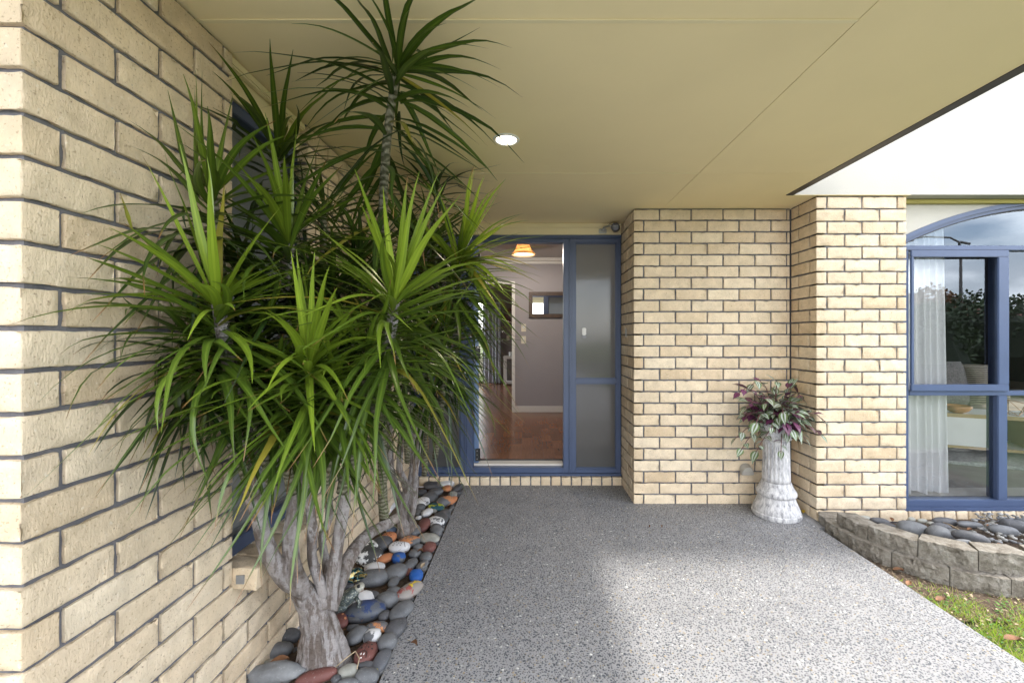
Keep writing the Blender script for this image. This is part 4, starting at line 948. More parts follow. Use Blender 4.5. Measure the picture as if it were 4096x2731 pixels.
SA = [(1165,905,38,32,0,'s_dark',0),(1470,955,50,42,-10,'s_grey',0),(1240,1015,105,66,32,'s_white','white painted cobble under the toad ornament'),(1285,1082,132,82,18,'s_bluestreak','large cobble streaked with dark blue paint'),
 (1430,1005,72,60,0,'s_grey',0),(1525,1078,62,78,-20,'s_grey',0),(1410,1110,38,42,0,'s_dark',0),(1120,1145,48,58,20,'s_maroon','maroon cobble with orange dots beside the trunk'),(1200,1195,45,25,0,'s_dark',0),(1225,1245,62,68,-28,'s_grey',0),
 (1360,1192,82,46,-5,'s_orangechip','orange cobble with a bare grey patch'),(1330,1250,58,55,0,'s_whitechip','white painted cobble behind the ladybird one'),(1485,1200,62,70,-15,'s_dark',0),(1430,1290,65,64,0,'s_grey',0),
 (1285,1368,70,88,0,'s_maroon','maroon cobble painted as a ladybird with a face'),(1390,1415,50,86,-6,'s_yelchip','dark cobble flecked with yellow paint at the path edge'),(1165,1490,65,55,0,'s_light','pale olive cobble in front of the trunk'),
 (1295,1520,80,62,0,'s_grey',0),(955,1522,132,58,16,'s_maroon','long maroon painted cobble at the bottom edge'),(1085,1538,32,32,0,'s_dark',0),(690,1345,98,62,10,'s_grey','grey cobble left of the trunk base against the wall'),
 (770,1250,68,60,0,'s_dark','dark cobble behind the trunk base by the wall'),(645,1428,48,22,0,'s_light','flat pale cobble at the wall left of the trunk'),(1125,1095,62,45,0,'s_dark',0),(920,1482,45,25,0,'s_light','small olive cobble behind the long maroon one'),(1170,1560,75,32,0,'s_grey',0),
 (1580,945,58,86,-28,'s_redyel','red washed cobble with a yellow painted star'),(1060,1330,60,60,0,'s_dark',0),(1290,1445,60,30,0,'s_dark',0),(1210,1130,50,35,0,'s_dark',0),(1330,980,45,35,0,'s_dark',0),(1530,1150,30,24,0,'s_dark',0)]
for (x, y, w, h_, r_, mt, lab) in SA:
    dx, dy = A_(x, y); stone(dx, dy, w*.341, h_*.341, r_, mt, lab or None, special=bool(lab), zc=.012)
dx, dy = A_(655, 1512); stone(dx, dy, 200*.341, 78*.341, 4, 's_boulder', 'rough grey boulder at the bottom left of the bed', zc=.02, special=True, amt=.3, name='boulder', group=None)
dx, dy = B_(215, 1125); o_, *_ = stone(dx, dy, 165*.1831, 145*.1831, 25, 's_block', 'white rock pitted with black holes beside the low branch', zc=.03, special=True, amt=.35, name='rock', group=None)
# small stones wedged low between the cobbles
q = MB()
def wedge(x, y, z, rx, sd):
    src = stonemesh(sd, rx, rx*.85, rx*.65, .1, 2); n0 = len(q.v); a = random.uniform(0, 3); g_ = random.choice([(.11, .115, .125), (.075, .078, .085), (.16, .165, .17)])
    for v in src.vertices: q.v.append((x+v.co.x*math.cos(a)-v.co.y*math.sin(a), y+v.co.x*math.sin(a)+v.co.y*math.cos(a), z+v.co.z)); q.col.append((*g_, 1))
    q.f += [tuple(n0+k for k in p.vertices) for p in src.polygons]; bpy.data.meshes.remove(src)
for i in range(46): wedge(random.uniform(-.96, -.60), 1.25+i*.05+random.uniform(-.02, .02), -.035, random.uniform(.025, .04), i+.3)
for i in range(60): wedge(random.uniform(-.97, -.58), random.uniform(.86, 1.36), random.uniform(-.02, .0), random.uniform(.03, .055), i+.6)
for i in range(52): wedge(-.572+random.uniform(-.008, .006), 1.28+i*.0445+random.uniform(-.01, .01), -.012, random.uniform(.016, .028), i+.9)
tag(q.build('small_pebbles', M['aggregate'], smooth=True), 'small dark pebbles wedged low between the larger cobbles of the left bed', 'gravel', kind='stuff')
q = MB(); rr = random.Random(31)
for i in range(420):
    px = rr.uniform(-.97, -.55); py = 1.2+rr.random()*2.3; a = rr.uniform(0, 6.28); L_ = rr.uniform(.012, .045); w = rr.uniform(.0012, .004); n0 = len(q.v); z = rr.uniform(-.012, .022)
    dx_, dy_ = math.cos(a), math.sin(a)
    q.v += [(px-dy_*w, py+dx_*w, z), (px+dy_*w, py-dx_*w, z), (px+dx_*L_, py+dy_*L_, z+rr.uniform(-.004, .012))]; q.f.append((n0, n0+1, n0+2))
tag(q.build('leaf_litter', M['deadleaf']), 'brown dry leaf litter lodged between the cobbles of the left bed', 'litter', kind='stuff')
# labels for plain ones from their nearest landmark
def short(l): 
    return l
LM = [s for s in STONES if s[3] and not s[1].startswith(('white painted cobble behind the largest',))]
used = set()
KIND = {'s_grey': 'grey', 's_dark': 'dark grey', 's_light': 'pale olive'}
NICK = {'smooth white painted cobble in the corner by the door sill': 'the white corner cobble', 'small orange painted cobble in front of the white corner cobble': 'the small orange cobble', 'upright orange painted cobble leaning on the path edge near the door': 'the upright orange cobble',
 'white and brown chipped cobble beside the upright orange one': 'the white and brown cobble', 'teal and yellow painted fish shaped cobble': 'the teal fish cobble', 'long white wedge shaped cobble with chipped paint': 'the white wedge cobble', 'egg shaped maroon painted cobble beside the second trunk': 'the maroon egg cobble',
 'long pale olive cobble near the path edge': 'the long olive cobble', 'orange cobble painted with maroon dots': 'the dotted orange cobble', 'white cobble painted with black spots and a head line': 'the black spotted white cobble', 'bright blue painted cobble with dark strokes': 'the bright blue cobble',
 'largest smooth grey cobble in the left bed': 'the largest grey cobble', 'worn blue painted cobble by the path edge': 'the worn blue cobble', 'large cobble streaked with dark blue paint': 'the blue streaked cobble', 'maroon cobble painted as a ladybird with a face': 'the ladybird cobble',
 'dark cobble flecked with yellow paint at the path edge': 'the yellow flecked cobble', 'red washed cobble with a yellow painted star': 'the yellow starred cobble', 'orange cobble with a bare grey patch': 'the patched orange cobble', 'large white cobble right of the second plant trunk': 'the white cobble by the second trunk',
 'long maroon painted cobble at the bottom edge': 'the long maroon cobble', 'pale olive cobble in front of the trunk': 'the olive cobble by the trunk'}
LMN = [(s[0].location, NICK[s[1]]) for s in STONES if s[1] in NICK]
for s in STONES:
    if s[1]: continue
    p = s[0].location; cand = sorted(LMN, key=lambda q: (q[0]-p).length)
    for (l, nk) in cand[:5]:
        d = p-l; w = ('right of' if d.x > 0 else 'left of') if abs(d.x) > abs(d.y) else ('behind' if d.y > 0 else 'in front of')
        lab = '%s %s cobble %s %s' % ('plain', KIND[s[2]], w, nk)
        if lab not in used: break
    used.add(lab); s[1] = lab; s[0]['label'] = lab

def paint(o, dims, shapes, mt, name):
    rx, ry, rz = dims; q = MB()
    for pts in shapes:
        n0 = len(q.v); 
        for (u, v) in pts:
            x, y = u*rx, v*ry
            q.v.append((x, y, 0)); 
        q.f.append(tuple(range(n0, n0+len(pts))))
    bm = bmesh.new(); me = q.mesh(name); bm.from_mesh(me); bmesh.ops.triangulate(bm, faces=bm.faces[:]); bmesh.ops.subdivide_edges(bm, edges=bm.edges[:], cuts=2, use_grid_fill=True)
    from mathutils.bvhtree import BVHTree
    tb = BVHTree.FromPolygons([v.co for v in o.data.vertices], [p.vertices for p in o.data.polygons])
    for v in bm.verts:
        vv = Vector((v.co.x, v.co.y, .5)); h = tb.ray_cast(vv, Vector((0, 0, -1)))
        if h[0] is not None: v.co = h[0] + h[1]*.0008
        else: v.co.z = -.01
    bm.normal_update(); bm.to_mesh(me); bm.free()
    return link(name, me, mt, o)
def disc(u, v, r, n=10, ry=1): return [(u+r*math.cos(2*math.pi*k/n), v+r*ry*math.sin(2*math.pi*k/n)) for k in range(n)]
def stroke(pts, w):
    out = []
    for i in range(len(pts)-1):
        a = Vector(pts[i]); b_ = Vector(pts[i+1]); t_ = (b_-a).normalized()*.02; n_ = Vector((-t_.y, t_.x)).normalized()*w
        out.append([tuple(a-t_+n_), tuple(a-t_-n_), tuple(b_+t_-n_), tuple(b_+t_+n_)])
    return out
def find(l): return [s[0] for s in STONES if s[1] == l][0]
def dims(o): 
    v = [w.co for w in o.data.vertices]; return (max(a.x for a in v), max(a.y for a in v), max(a.z for a in v))
blackp = simple('black_paint', (.02, .018, .018), .5); maroonp = simple('maroon_paint', (.17, .05, .045), .5); whitep = simple('white_paint', (.8, .8, .8), .5); yelp = simple('yellow_paint', (.75, .58, .03), .5)
o = find('maroon cobble painted as a ladybird with a face')
paint(o, dims(o), [disc(-.5, .35, .09), disc(.42, .30, .09), (disc(-.35, -.05, .09)), disc(.62, -.05, .08), disc(-.55, .0, .0001, 3), disc(.25, .02, .07), disc(-.2, .45, .08)] + stroke([(0, -.35), (0, .35)], .02) + stroke([(0, .35), (-.45, .68)], .02) + stroke([(0, .35), (.45, .68)], .02) + stroke([(-.42, -.75), (-.38, -.5), (-.22, -.35), (0, -.30), (.22, -.35), (.38, -.5), (.42, -.75)], .035), blackp, 'painted_spots')
paint(o, dims(o), [disc(-.13, -.55, .06, ry=1.5), disc(.13, -.55, .06, ry=1.5), disc(0, -.80, .08, ry=.5)], whitep, 'painted_face')
o = find('orange cobble painted with maroon dots'); paint(o, dims(o), [disc(u, v, .085) for (u, v) in ((-.35, .2), (0, .35), (.35, .25), (-.15, -.15), (.2, -.05), (.45, -.3), (-.55, -.1), (.1, -.45))], maroonp, 'painted_spots')
o = find('white cobble painted with black spots and a head line'); paint(o, dims(o), [disc(u, v, .055, ry=1.4) for (u, v) in ((-.5, .1), (-.3, .35), (-.1, .1), (-.25, -.25), (.1, .4), (.15, -.1), (.05, -.4), (.3, .25), (-.6, -.2))] + stroke([(.48, .6), (.42, .2), (.42, -.2), (.48, -.6)], .025), blackp, 'painted_spots')
o = find('red washed cobble with a yellow painted star'); paint(o, dims(o), stroke([(0, .45), (.3, .75)], .07) + stroke([(0, .45), (-.35, .6)], .06) + stroke([(0, .45), (.05, .0)], .07) + stroke([(.05, .1), (.4, .0)], .06) + stroke([(.05, .1), (-.3, .1)], .05) + [disc(.02, .4, .16)], yelp, 'painted_star')
o = find('bright blue painted cobble with dark strokes'); paint(o, dims(o), stroke([(-.4, .3), (-.2, .4)], .03)+stroke([(0, .4), (.2, .35)], .03)+stroke([(-.3, .0), (-.1, .1)], .03)+stroke([(.1, .1), (.3, .05)], .03)+stroke([(.4, .25), (.55, .1)], .03), blackp, 'painted_strokes')
o = find('maroon cobble with orange dots beside the trunk'); paint(o, dims(o), [disc(.1, .3, .16), disc(.5, -.3, .15), disc(-.1, .75, .1)], simple('orange_paint', (.6, .26, .12), .5), 'painted_spots')
# right bed stones
Cz = lambda x, y: (2067.2+.1832*x, 1119.7+.1832*y)
SC = [(150,515,175,92,-8,'s_grey','broad flat grey river stone next to the pillar in the right bed',.075),(475,570,122,92,-20,'s_grey','cracked rounded grey stone behind the second edging block',.085),(560,425,140,52,-10,'s_dark','dark stone against the window sill bricks, left of the thin twig',.02),(520,490,112,48,-6,'s_dark','flat dark stone lying under the thin twig',.045),
 (880,625,180,78,-32,'s_dark','long slanting dark stone beside the small gravel',.09),(655,605,82,66,-10,'s_grey','grey stone between the cracked stone and the long slanting one',.075),(775,690,112,46,-3,'s_grey','low grey stone behind the gap between two edging blocks',.10),(660,550,62,34,0,'s_grey','small grey stone behind the long slanting one',.06),(880,465,160,42,0,'s_grey','flat blue grey stone against the sill bricks behind the gravel',.025),
 (1290,535,150,62,-20,'s_grey','grey stone behind the gravel at the right edge',.05),(1445,480,155,78,-26,'s_dark','large dark stone resting near the sill at the far right',.05),(145,397,45,28,0,'s_light','small pale pebble at the foot of the pillar corner',.03),(275,415,56,28,-8,'s_light','flat pale pebble against the first sill bricks',.03),(385,450,46,26,-5,'s_light','brown grey pebble behind the broad flat stone',.04),(1560,440,60,60,0,'s_grey',"grey stone at the right frame edge by the sill",.03),(330,640,60,40,0,'s_dark','dark stone low behind the first edging block',.05)]
for (x, y, w, h_, r_, mt, lab, z) in SC:
    dx, dy = Cz(x, y); stone(dx, dy, w*.1832, h_*.205, r_, mt, lab, zc=z+.03, special=True, name='river_stone', group='river stones in the right hand bed', flatk=.8)
for (x, y, w, h_, lab, z) in ((670,328,58,26,'brown grey stone at the pillar end of the edging',.03),(792,350,68,32,'dark stone just behind the first edging block',.06),(852,388,58,28,'smaller dark stone behind the first edging block',.08)):
    stone(1780+.3044*x, 1091+.3044*y, w*.3044, h_*.3044, -8, 's_dark' if z > .04 else 's_light', lab, zc=z, special=True, name='river_stone', group='river stones in the right hand bed', flatk=.8)
q = MB(); rr = random.Random(12); proto = stonemesh(3.3, 1, 1, 1, .2, 1); pv = [v.co.copy() for v in proto.vertices]; pf = [tuple(p.vertices) for p in proto.polygons]
for i in range(560):
    x = rr.uniform(2.30, 3.6); y = rr.uniform(2.22, 2.95)
    dxp = x/y*F+CX; dyp = CY-(gravz(x, y)+.01-H)/y*F
    if dxp < 2228 + (rr.random()*14) or y < 2.62-(x-2.3)*.22-.18: continue
    if i > 420 and x < 3: continue
    r = rr.uniform(.010, .022); c = Vector((x, y, gravz(x, y)+.004+rr.random()*.012)); mtx = Matrix.Rotation(rr.uniform(0, 6), 3, 'Z') @ Matrix.Rotation(rr.uniform(-.4, .4), 3, 'X'); n0 = len(q.v); g_ = rr.choice([(.15, .155, .165), (.25, .25, .25), (.33, .32, .30), (.22, .215, .20)])
    for v in pv: q.v.append(tuple(c + mtx @ Vector((v.x*r, v.y*r*.7, v.z*r*.5)))); q.col.append((*g_, 1))
    for f in pf: q.f.append(tuple(n0+k for k in f))
tag(q.build('gravel', M['aggregate'], smooth=True), 'small grey rounded gravel among the river stones', 'gravel', kind='stuff')

# ------------------------------------------------------------------ ornaments in the left bed
dx, dy = A_(1165, 1000); c = G(dx, dy, .075)
td = tag(empty('toad_ornament', c, R(35)), 'grey green ceramic toad ornament sitting on a white cobble beside the trunk', 'ornament')
tm, t, b, o_ = mat('toad_glaze'); co = coords(t); vo = N(t, 'TexVoronoi', Scale=120.0); t.links.new(co, vo.inputs[0])
t.links.new(ramp(t, vo.outputs['Distance'], [(.1, (.40, .42, .36)), (.5, (.07, .09, .09))]), b.inputs['Base Color']); b.inputs['Roughness'].default_value = .3; bump(t, b, vo.outputs['Distance'], .6, .003)
def blob(name, c, r, mt, par, rot=(0, 0, 0), lev=3, amt=.05, seed=1): 
    me = stonemesh(seed, *r, amt, lev); me.name = name; ob = link(name, me, mt, par); ob.location = c; ob.rotation_euler = rot; return ob
blob('body', (0, 0, .008), (.050, .033, .028), tm, td, (0, R(-28), 0)); blob('head', (.047, 0, .037), (.024, .024, .014), simple('toad_pale', (.45, .44, .38), .35), td, (0, R(-12), 0), seed=2)
for s_ in (-1, 1):
    blob('eye', (.042, s_*.015, .050), (.007, .007, .007), M['black'], td, seed=3)
    blob('hind_leg', (-.038, s_*.034, -.012), (.028, .012, .014), tm, td, (0, 0, R(s_*12)), seed=4)
    q = MB(); q.tube([(.025, s_*.025, .010), (.040, s_*.040, -.008), (.032, s_*.045, -.026), (.050, s_*.050, -.031)], [.010, .008, .006, .004], 8); q.build('front_leg', tm, td, smooth=True)
blob('lower_jaw', (.050, 0, .024), (.019, .018, .006), simple('toad_mouth', (.30, .25, .21), .4), td, (0, R(8), 0), seed=5)
dx, dy = A_(1205, 840); c = G(dx, dy, .04); gm, t, b, o_ = mat('iridescent_glaze'); co = coords(t)
t.links.new(ramp(t, noisef(t, co, 45, 4), [(.35, (.01, .015, .02)), (.5, (.03, .14, .17)), (.58, (.45, .34, .12)), (.7, (.02, .03, .04))]), b.inputs['Base Color']); b.inputs['Roughness'].default_value = .18; b.inputs['Metallic'].default_value = .6
lz = tag(empty('lizard_ornament', c), 'shiny black and gold lizard ornament half hidden beside the low branch', 'ornament')
blob('body', (-.02, .0, .0), (.055, .035, .03), gm, lz, (0, 0, R(20)), amt=.3); blob('head', (.045, -.02, .012), (.030, .018, .014), gm, lz, (0, 0, R(-10)), amt=.15, seed=2)
q = MB(); q.tube([(-.05, .01, 0), (-.03, -.05, .005), (.02, -.055, .0), (.05, -.045, .002)], [.014, .011, .008, .003], 10); q.build('tail', gm, lz, smooth=True)
for (x, y) in ((.02, .04), (.03, -.035), (-.05, .03), (-.04, -.035)): q = MB(); q.tube([(x*.5, y*.5, .005), (x, y, .012), (x*1.2, y*1.3, -.012)], [.009, .007, .004], 8); q.build('leg', gm, lz, smooth=True)

# ------------------------------------------------------------------ dracaena plants
def leafgeo(q, base, tip, wid, sag, side, tone, wig=.0, nseg=9, clampf=None):
    base = Vector(base); tip = Vector(tip); Ld = (tip-base).length; n0 = len(q.v); pts = []
    for i in range(nseg+1):
        u = i/nseg; p = base.lerp(tip, u) + Vector((0, 0, sag*Ld*4*u*(1-u))) + Vector(side)*(4*u*(1-u))
        p += Vector((noise.noise(p*5), noise.noise(p*5+Vector((5, 1, 0))), noise.noise(p*5+Vector((1, 7, 3)))))*wig*Ld*u
        if clampf: p = clampf(p, i)
        pts.append(p)
    for i in range(nseg+1):
        u = i/nseg; a = pts[max(i-1, 0)]; b_ = pts[min(i+1, nseg)]; t_ = (b_-a); t_ = t_.normalized() if t_.length > 1e-6 else Vector((0, 0, 1))
        sd = t_.cross(Vector((0, 0, 1))); sd = sd.normalized() if sd.length > .15 else t_.cross(Vector((.3, 1, .2))).normalized()
        ang = .5*math.sin(u*3+base.x*40); sd = (Matrix.Rotation(ang*.6, 3, t_) @ sd)
        up = sd.cross(t_).normalized()
        w = wid*(min(1, .42+u*3.2) if u < .2 else 1)*(1-max(0, (u-.28)/.72)**1.35)
        w = max(w, .0004)
        q.v += [tuple(pts[i]-sd*w+up*w*.22), tuple(pts[i]-up*w*.12), tuple(pts[i]+sd*w+up*w*.22)]
        for k in range(3): q.uv.append((k*.5, u)); q.col.append((*tone, 1))
    for i in range(nseg):
        for k in range(2): a = n0+i*3+k; q.f.append((a, a+1, a+4, a+3))
def wallclamp(off):
    def f(p, i):
        lim = XL+off if (p.y > YA-.02 and not (YW0 < p.y < YW1 and p.z > .5)) else (XL-.045+off if p.y > YA-.02 else -9)
        if p.x < lim: p.x = lim + .1*(p.x-lim)*0
        if p.z > SOF-.012: p.z = SOF-.012
        if p.y > 3.52: p.y = 3.52
        if p.z < .05: p.z = .05
        return p
    return f
def solve_tip(head, dx, dy, Lw, near=True):
    best = None; hd = head.y
    ys = [hd*(1+s_*k*.01) for k in range(0, 60) for s_ in ((-1,) if near else (1,))]
    for yy in ys:
        d = (P(dx, dy, yy)-head).length
        if best is None or abs(d-Lw) < abs(best[0]-Lw): best = (d, yy)
    return P(dx, dy, best[1])
Z1 = lambda x, y: (114.8+x*.4883, 57.4+y*.4883)
Z2 = lambda x, y: (229.7+x*.4394, 574.2+y*.4394)
def make_plant(name, label, base):
    return tag(empty(name, base), label, 'plant')
pl1 = make_plant('dracaena', 'large multi stemmed dracaena with a thick grey trunk in front of the left window', G(740, 1515, -.03))
pl2 = make_plant('dracaena', 'second dracaena with slimmer trunks growing nearer the front door', G(925, 1215, -.03))
LEAVES = {pl1.name: [], pl2.name: []}
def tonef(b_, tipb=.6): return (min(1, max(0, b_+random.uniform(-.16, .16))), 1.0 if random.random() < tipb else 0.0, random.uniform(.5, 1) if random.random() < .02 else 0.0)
def add_leaf(pl_, base, tip, wid, sag, side=(0, 0, 0), tone=None, wig=.03):
    LEAVES[pl_.name].append((base, tip, wid, sag, side, tone, wig, random.uniform(.012, .05)))
def head(pl_, c, stemdir, tips, nrand, Ll, bright, leafy=.22, zonebias=0, wid=.0155):
    """a rosette: listed upper leaves, then random ones from upright at the top to drooping along the leafy stem"""
    c = Vector(c); sd = Vector(stemdir).normalized()
    for (dx, dy) in tips:
        near = random.random() < .75; tp = solve_tip(c, dx, dy, Ll*random.uniform(.9, 1.15), near)
        dirv = (tp-c).normalized(); sag = .02 + .10*max(0, 1-abs(dirv.z)*1.3)
        add_leaf(pl_, c - sd*.03*random.random() + dirv*.006, tp, wid*.66*random.uniform(.9, 1.15), sag, (0, 0, 0), tonef(bright+.12, .3))
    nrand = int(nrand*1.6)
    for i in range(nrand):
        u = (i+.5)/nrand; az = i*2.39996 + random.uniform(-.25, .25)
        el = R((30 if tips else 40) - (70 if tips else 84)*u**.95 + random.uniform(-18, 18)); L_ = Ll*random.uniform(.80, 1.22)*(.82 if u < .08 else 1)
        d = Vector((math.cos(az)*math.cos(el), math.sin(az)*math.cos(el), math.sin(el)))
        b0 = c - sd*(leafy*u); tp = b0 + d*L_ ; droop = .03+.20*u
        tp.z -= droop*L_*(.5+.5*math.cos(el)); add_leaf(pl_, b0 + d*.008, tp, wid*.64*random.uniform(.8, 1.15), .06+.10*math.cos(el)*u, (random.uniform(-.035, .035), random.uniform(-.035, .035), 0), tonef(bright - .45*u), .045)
def stem(pl_, pts, r0, r1, mt='ring', name='stem', sub=6, bumpy=.0):
    P3 = [Vector(p) for p in pts]; out = []; 
    for i in range(len(P3)-1):
        p0 = P3[max(i-1, 0)]; p1 = P3[i]; p2 = P3[i+1]; p3 = P3[min(i+2, len(P3)-1)]
        for k in range(sub):
            u = k/sub; out.append(.5*((2*p1)+(p2-p0)*u+(2*p0-5*p1+4*p2-p3)*u*u+(3*p1-p0-3*p2+p3)*u**3))
    out.append(P3[-1]); n = len(out); rad = []; pw = 2.2 if mt == 'bark' else 1
    for i in range(n):
        u = i/(n-1); r = r0+(r1-r0)*u**pw; rad.append(r*(1+bumpy*noise.noise(out[i]*14)+(.06 if i % 2 else 0)*(1 if mt == 'ring' else 0)))
    q = MB(); q.tube(out, rad, 14)
    if mt == 'bark':
        for i, v in enumerate(q.v):
            v = Vector(v); ax = out[min(i//14, n-1)]; d = (v-ax); k = 1+.24*noise.noise(Vector((d.x*70, d.y*70, v.z*7)))+.08*noise.noise(v*60); q.v[i] = tuple(ax+d*k)
    o = q.build(name, M[mt], smooth=True); wparent(o, pl_); return out
# trunk of plant 1
def D3(ax, ay, y): dx, dy = A_(ax, ay); return P(dx, dy, y)
def trunk(pl_, secs, seed, seg=44, sub=9):
    q = MB(); n0 = 0; S = []
    for i in range(len(secs)-1):
        for k in range(sub):
            u = k/sub; a = secs[i]; b_ = secs[i+1]; s_ = u*u*(3-2*u); S.append((a[0].lerp(b_[0], s_*.5+u*.5), a[1]+(b_[1]-a[1])*s_, a[2]+(b_[2]-a[2])*s_))
    S.append(secs[-1])
    for (c, rx, ry) in S:
        for k in range(seg):
            A = 2*math.pi*k/seg; d = Vector((math.cos(A)*rx, math.sin(A)*ry, 0))
            rid = 1 + .16*noise.noise(Vector((math.cos(A)*2.6+seed, math.sin(A)*2.6, c.z*2.2))) + .11*noise.noise(Vector((math.cos(A)*6+seed, math.sin(A)*7, c.z*7))) + .045*noise.noise(Vector((math.cos(A)*16, math.sin(A)*16, c.z*30)))
            q.v.append(tuple(c+d*rid))
    for i in range(len(S)-1):
        for k in range(seg): a = i*seg+k; b_ = i*seg+(k+1) % seg; q.f.append((a, b_, b_+seg, a+seg))
    q.f.append(tuple((len(S)-1)*seg+k for k in range(seg)))
    o = q.build('trunk', M['bark'], smooth=True); wparent(o, pl_)
yb = 1.64
trunk(pl1, [(D3(1000, 1480, yb), .118, .11), (D3(1000, 1400, yb), .096, .092), (D3(995, 1300, yb-.01), .078, .075), (D3(980, 1180, yb-.02), .061, .060), (D3(940, 1060, yb-.03), .053, .052), (D3(870, 950, yb-.05), .046, .044), (D3(812, 880, yb-.07), .036, .034), (D3(785, 830, yb-.08), .022, .022)], 3.1)
b1 = stem(pl1, [D3(880, 960, 1.56), D3(740, 850, 1.50), D3(640, 700, 1.46), D3(580, 520, 1.44), D3(535, 330, 1.40), D3(505, 150, 1.36), P(560, 960, 1.28), P(525, 820, 1.17), P(500, 697, 1.12)], .028, .015, 'bark', 'branch', 7)
b2 = stem(pl1, [D3(860, 930, 1.54), D3(800, 800, 1.52), D3(775, 620, 1.50), D3(795, 420, 1.50), D3(830, 230, 1.50), P(670, 960, 1.48), P(655, 760, 1.44), P(665, 560, 1.40)], .027, .015, 'bark', 'branch', 7)
b3 = stem(pl1, [D3(1010, 1060, 1.60), D3(980, 900, 1.60), D3(925, 720, 1.60), D3(925, 520, 1.56), D3(900, 300, 1.48), P(712, 1000, 1.33), P(712, 850, 1.22)], .018, .014, 'bark', 'branch', 7)
b4 = stem(pl1, [D3(1000, 980, 1.68), D3(1020, 780, 1.72), D3(990, 580, 1.74), D3(1040, 400, 1.76), P(730, 1000, 1.78), P(660, 700, 1.74), P(641, 360, 1.68)], .015, .013, 'bark', 'branch', 7)
b5 = stem(pl1, [D3(1050, 1050, 1.62), D3(1065, 850, 1.62), D3(1095, 620, 1.62), D3(1135, 380, 1.60), D3(1165, 130, 1.56), P(850, 940, 1.48), P(890, 800, 1.36), P(907, 690, 1.30)], .023, .015, 'bark', 'branch', 7)
b6 = stem(pl1, [D3(1050, 1080, 1.62), D3(1105, 900, 1.68), D3(1190, 700, 1.78), D3(1300, 570, 1.95), D3(1430, 495, 2.12), D3(1500, 455, 2.2)], .026, .024, 'bark', 'branch', 8)
tall = stem(pl1, [P(883, 1205, 2.14), P(878, 1100, 2.12), P(880, 900, 2.02), P(878, 650, 1.82), P(880, 480, 1.62), P(888, 330, 1.45), P(905, 200, 1.33), P(912, 150, 1.29)], .024, .0105, 'ring', 'stem', 9)
s3 = stem(pl1, [P(572, 1050, 1.40), P(545, 850, 1.36), P(510, 650, 1.30), P(488, 452, 1.24)], .020, .013, 'ring')
# plant 2
def E3(bx, by, y): dx, dy = B_(bx, by); return P(dx, dy, y)
trunk(pl2, [(E3(715, 900, 2.70), .072, .07), (E3(715, 780, 2.68), .058, .055), (E3(690, 650, 2.68), .046, .042), (E3(640, 480, 2.68), .036, .034), (E3(610, 380, 2.68), .026, .025)], 8.4, 30, 6)
p2s = [([E3(620, 440, 2.68), E3(570, 300, 2.66), E3(530, 120, 2.64), E3(510, 0, 2.6), P(890, 900, 2.5), P(870, 700, 2.4), P(860, 560, 2.35)], .021),
       ([E3(680, 560, 2.68), E3(700, 300, 2.66), E3(645, 150, 2.66), E3(620, 0, 2.62), P(930, 900, 2.5), P(960, 700, 2.45), P(975, 540, 2.4)], .022),
       ([E3(770, 740, 2.66), E3(800, 500, 2.62), E3(820, 250, 2.58), E3(835, 0, 2.52), P(985, 850, 2.4), P(1030, 700, 2.32), P(1057, 594, 2.26)], .019),
       ([E3(725, 600, 2.70), E3(740, 350, 2.70), E3(770, 120, 2.68), P(960, 950, 2.62), P(1000, 800, 2.55), P(1010, 700, 2.5)], .015)]
for pts, r in p2s: stem(pl2, pts, r, .012, 'bark', 'branch', 7)
# rosettes, upper leaves aimed from the photograph
zt = lambda L_: [Z1(*p) for p in L_]
zt2 = lambda L_: [Z2(*p) for p in L_]
head(pl1, P(912, 152, 1.29), (.1, -.5, 1), zt([(1130, 0), (1255, 205), (1505, 120), (1640, -90), (1690, -70), (1605, -90), (1665, -120), (1820, 0), (1865, 0), (2060, 100), (2115, 290), (2010, 295), (2095, 440), (2060, 575), (1175, 400), (1370, 265), (1200, 490)]), 8, .36, .30, wid=.0115)
for i in range(84):     # drooping leaves along the tall stem
    u = i/84; k = len(tall)-2-int(u*len(tall)*.6); b0 = tall[k]; az = i*2.39996+random.uniform(-.3, .3); el = R(6-58*u+random.uniform(-12, 10)); L_ = .42*random.uniform(.8, 1.1)
    d = Vector((math.cos(az)*math.cos(el), math.sin(az)*math.cos(el), math.sin(el))); tp = b0+d*L_; tp.z -= .10*L_ + .14*u*L_
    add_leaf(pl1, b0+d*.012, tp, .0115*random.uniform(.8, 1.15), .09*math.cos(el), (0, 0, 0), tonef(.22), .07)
head(pl1, P(640, 350, 1.66), (0, 0, 1), zt([(1035, 60), (1042, 40), (1145, 105), (740, 85), (850, 330), (1370, 270), (1150, 420), (740, 560), (1240, 520)]), 26, .42, .42, .16, wid=.0150)
head(pl1, P(664, 545, 1.38), (0, 0, 1), zt([(1010, 400), (1155, 440), (950, 510), (1275, 510), (1090, 620), (880, 700), (1420, 760)]), 50, .38, .55, .22)
head(pl1, P(488, 450, 1.235), (0, 0, 1), zt([(410, 215), (260, 300), (650, 210), (625, 225), (855, 330), (60, 715), (165, 665), (285, 425), (745, 430), (515, 290), (735, 380)]), 32, .36, .48, .2)
head(pl1, P(498, 690, 1.12), (0, 0, 1), zt([(165, 790), (430, 610), (535, 600), (735, 620), (1090, 850), (1055, 890), (810, 740), (-10, 1215), (100, 1420), (-20, 1355), (265, 945), (640, 1480), (1290, 1165), (600, 560), (1020, 1100), (760, 700)]), 62, .33, .80, .2, wid=.0165)
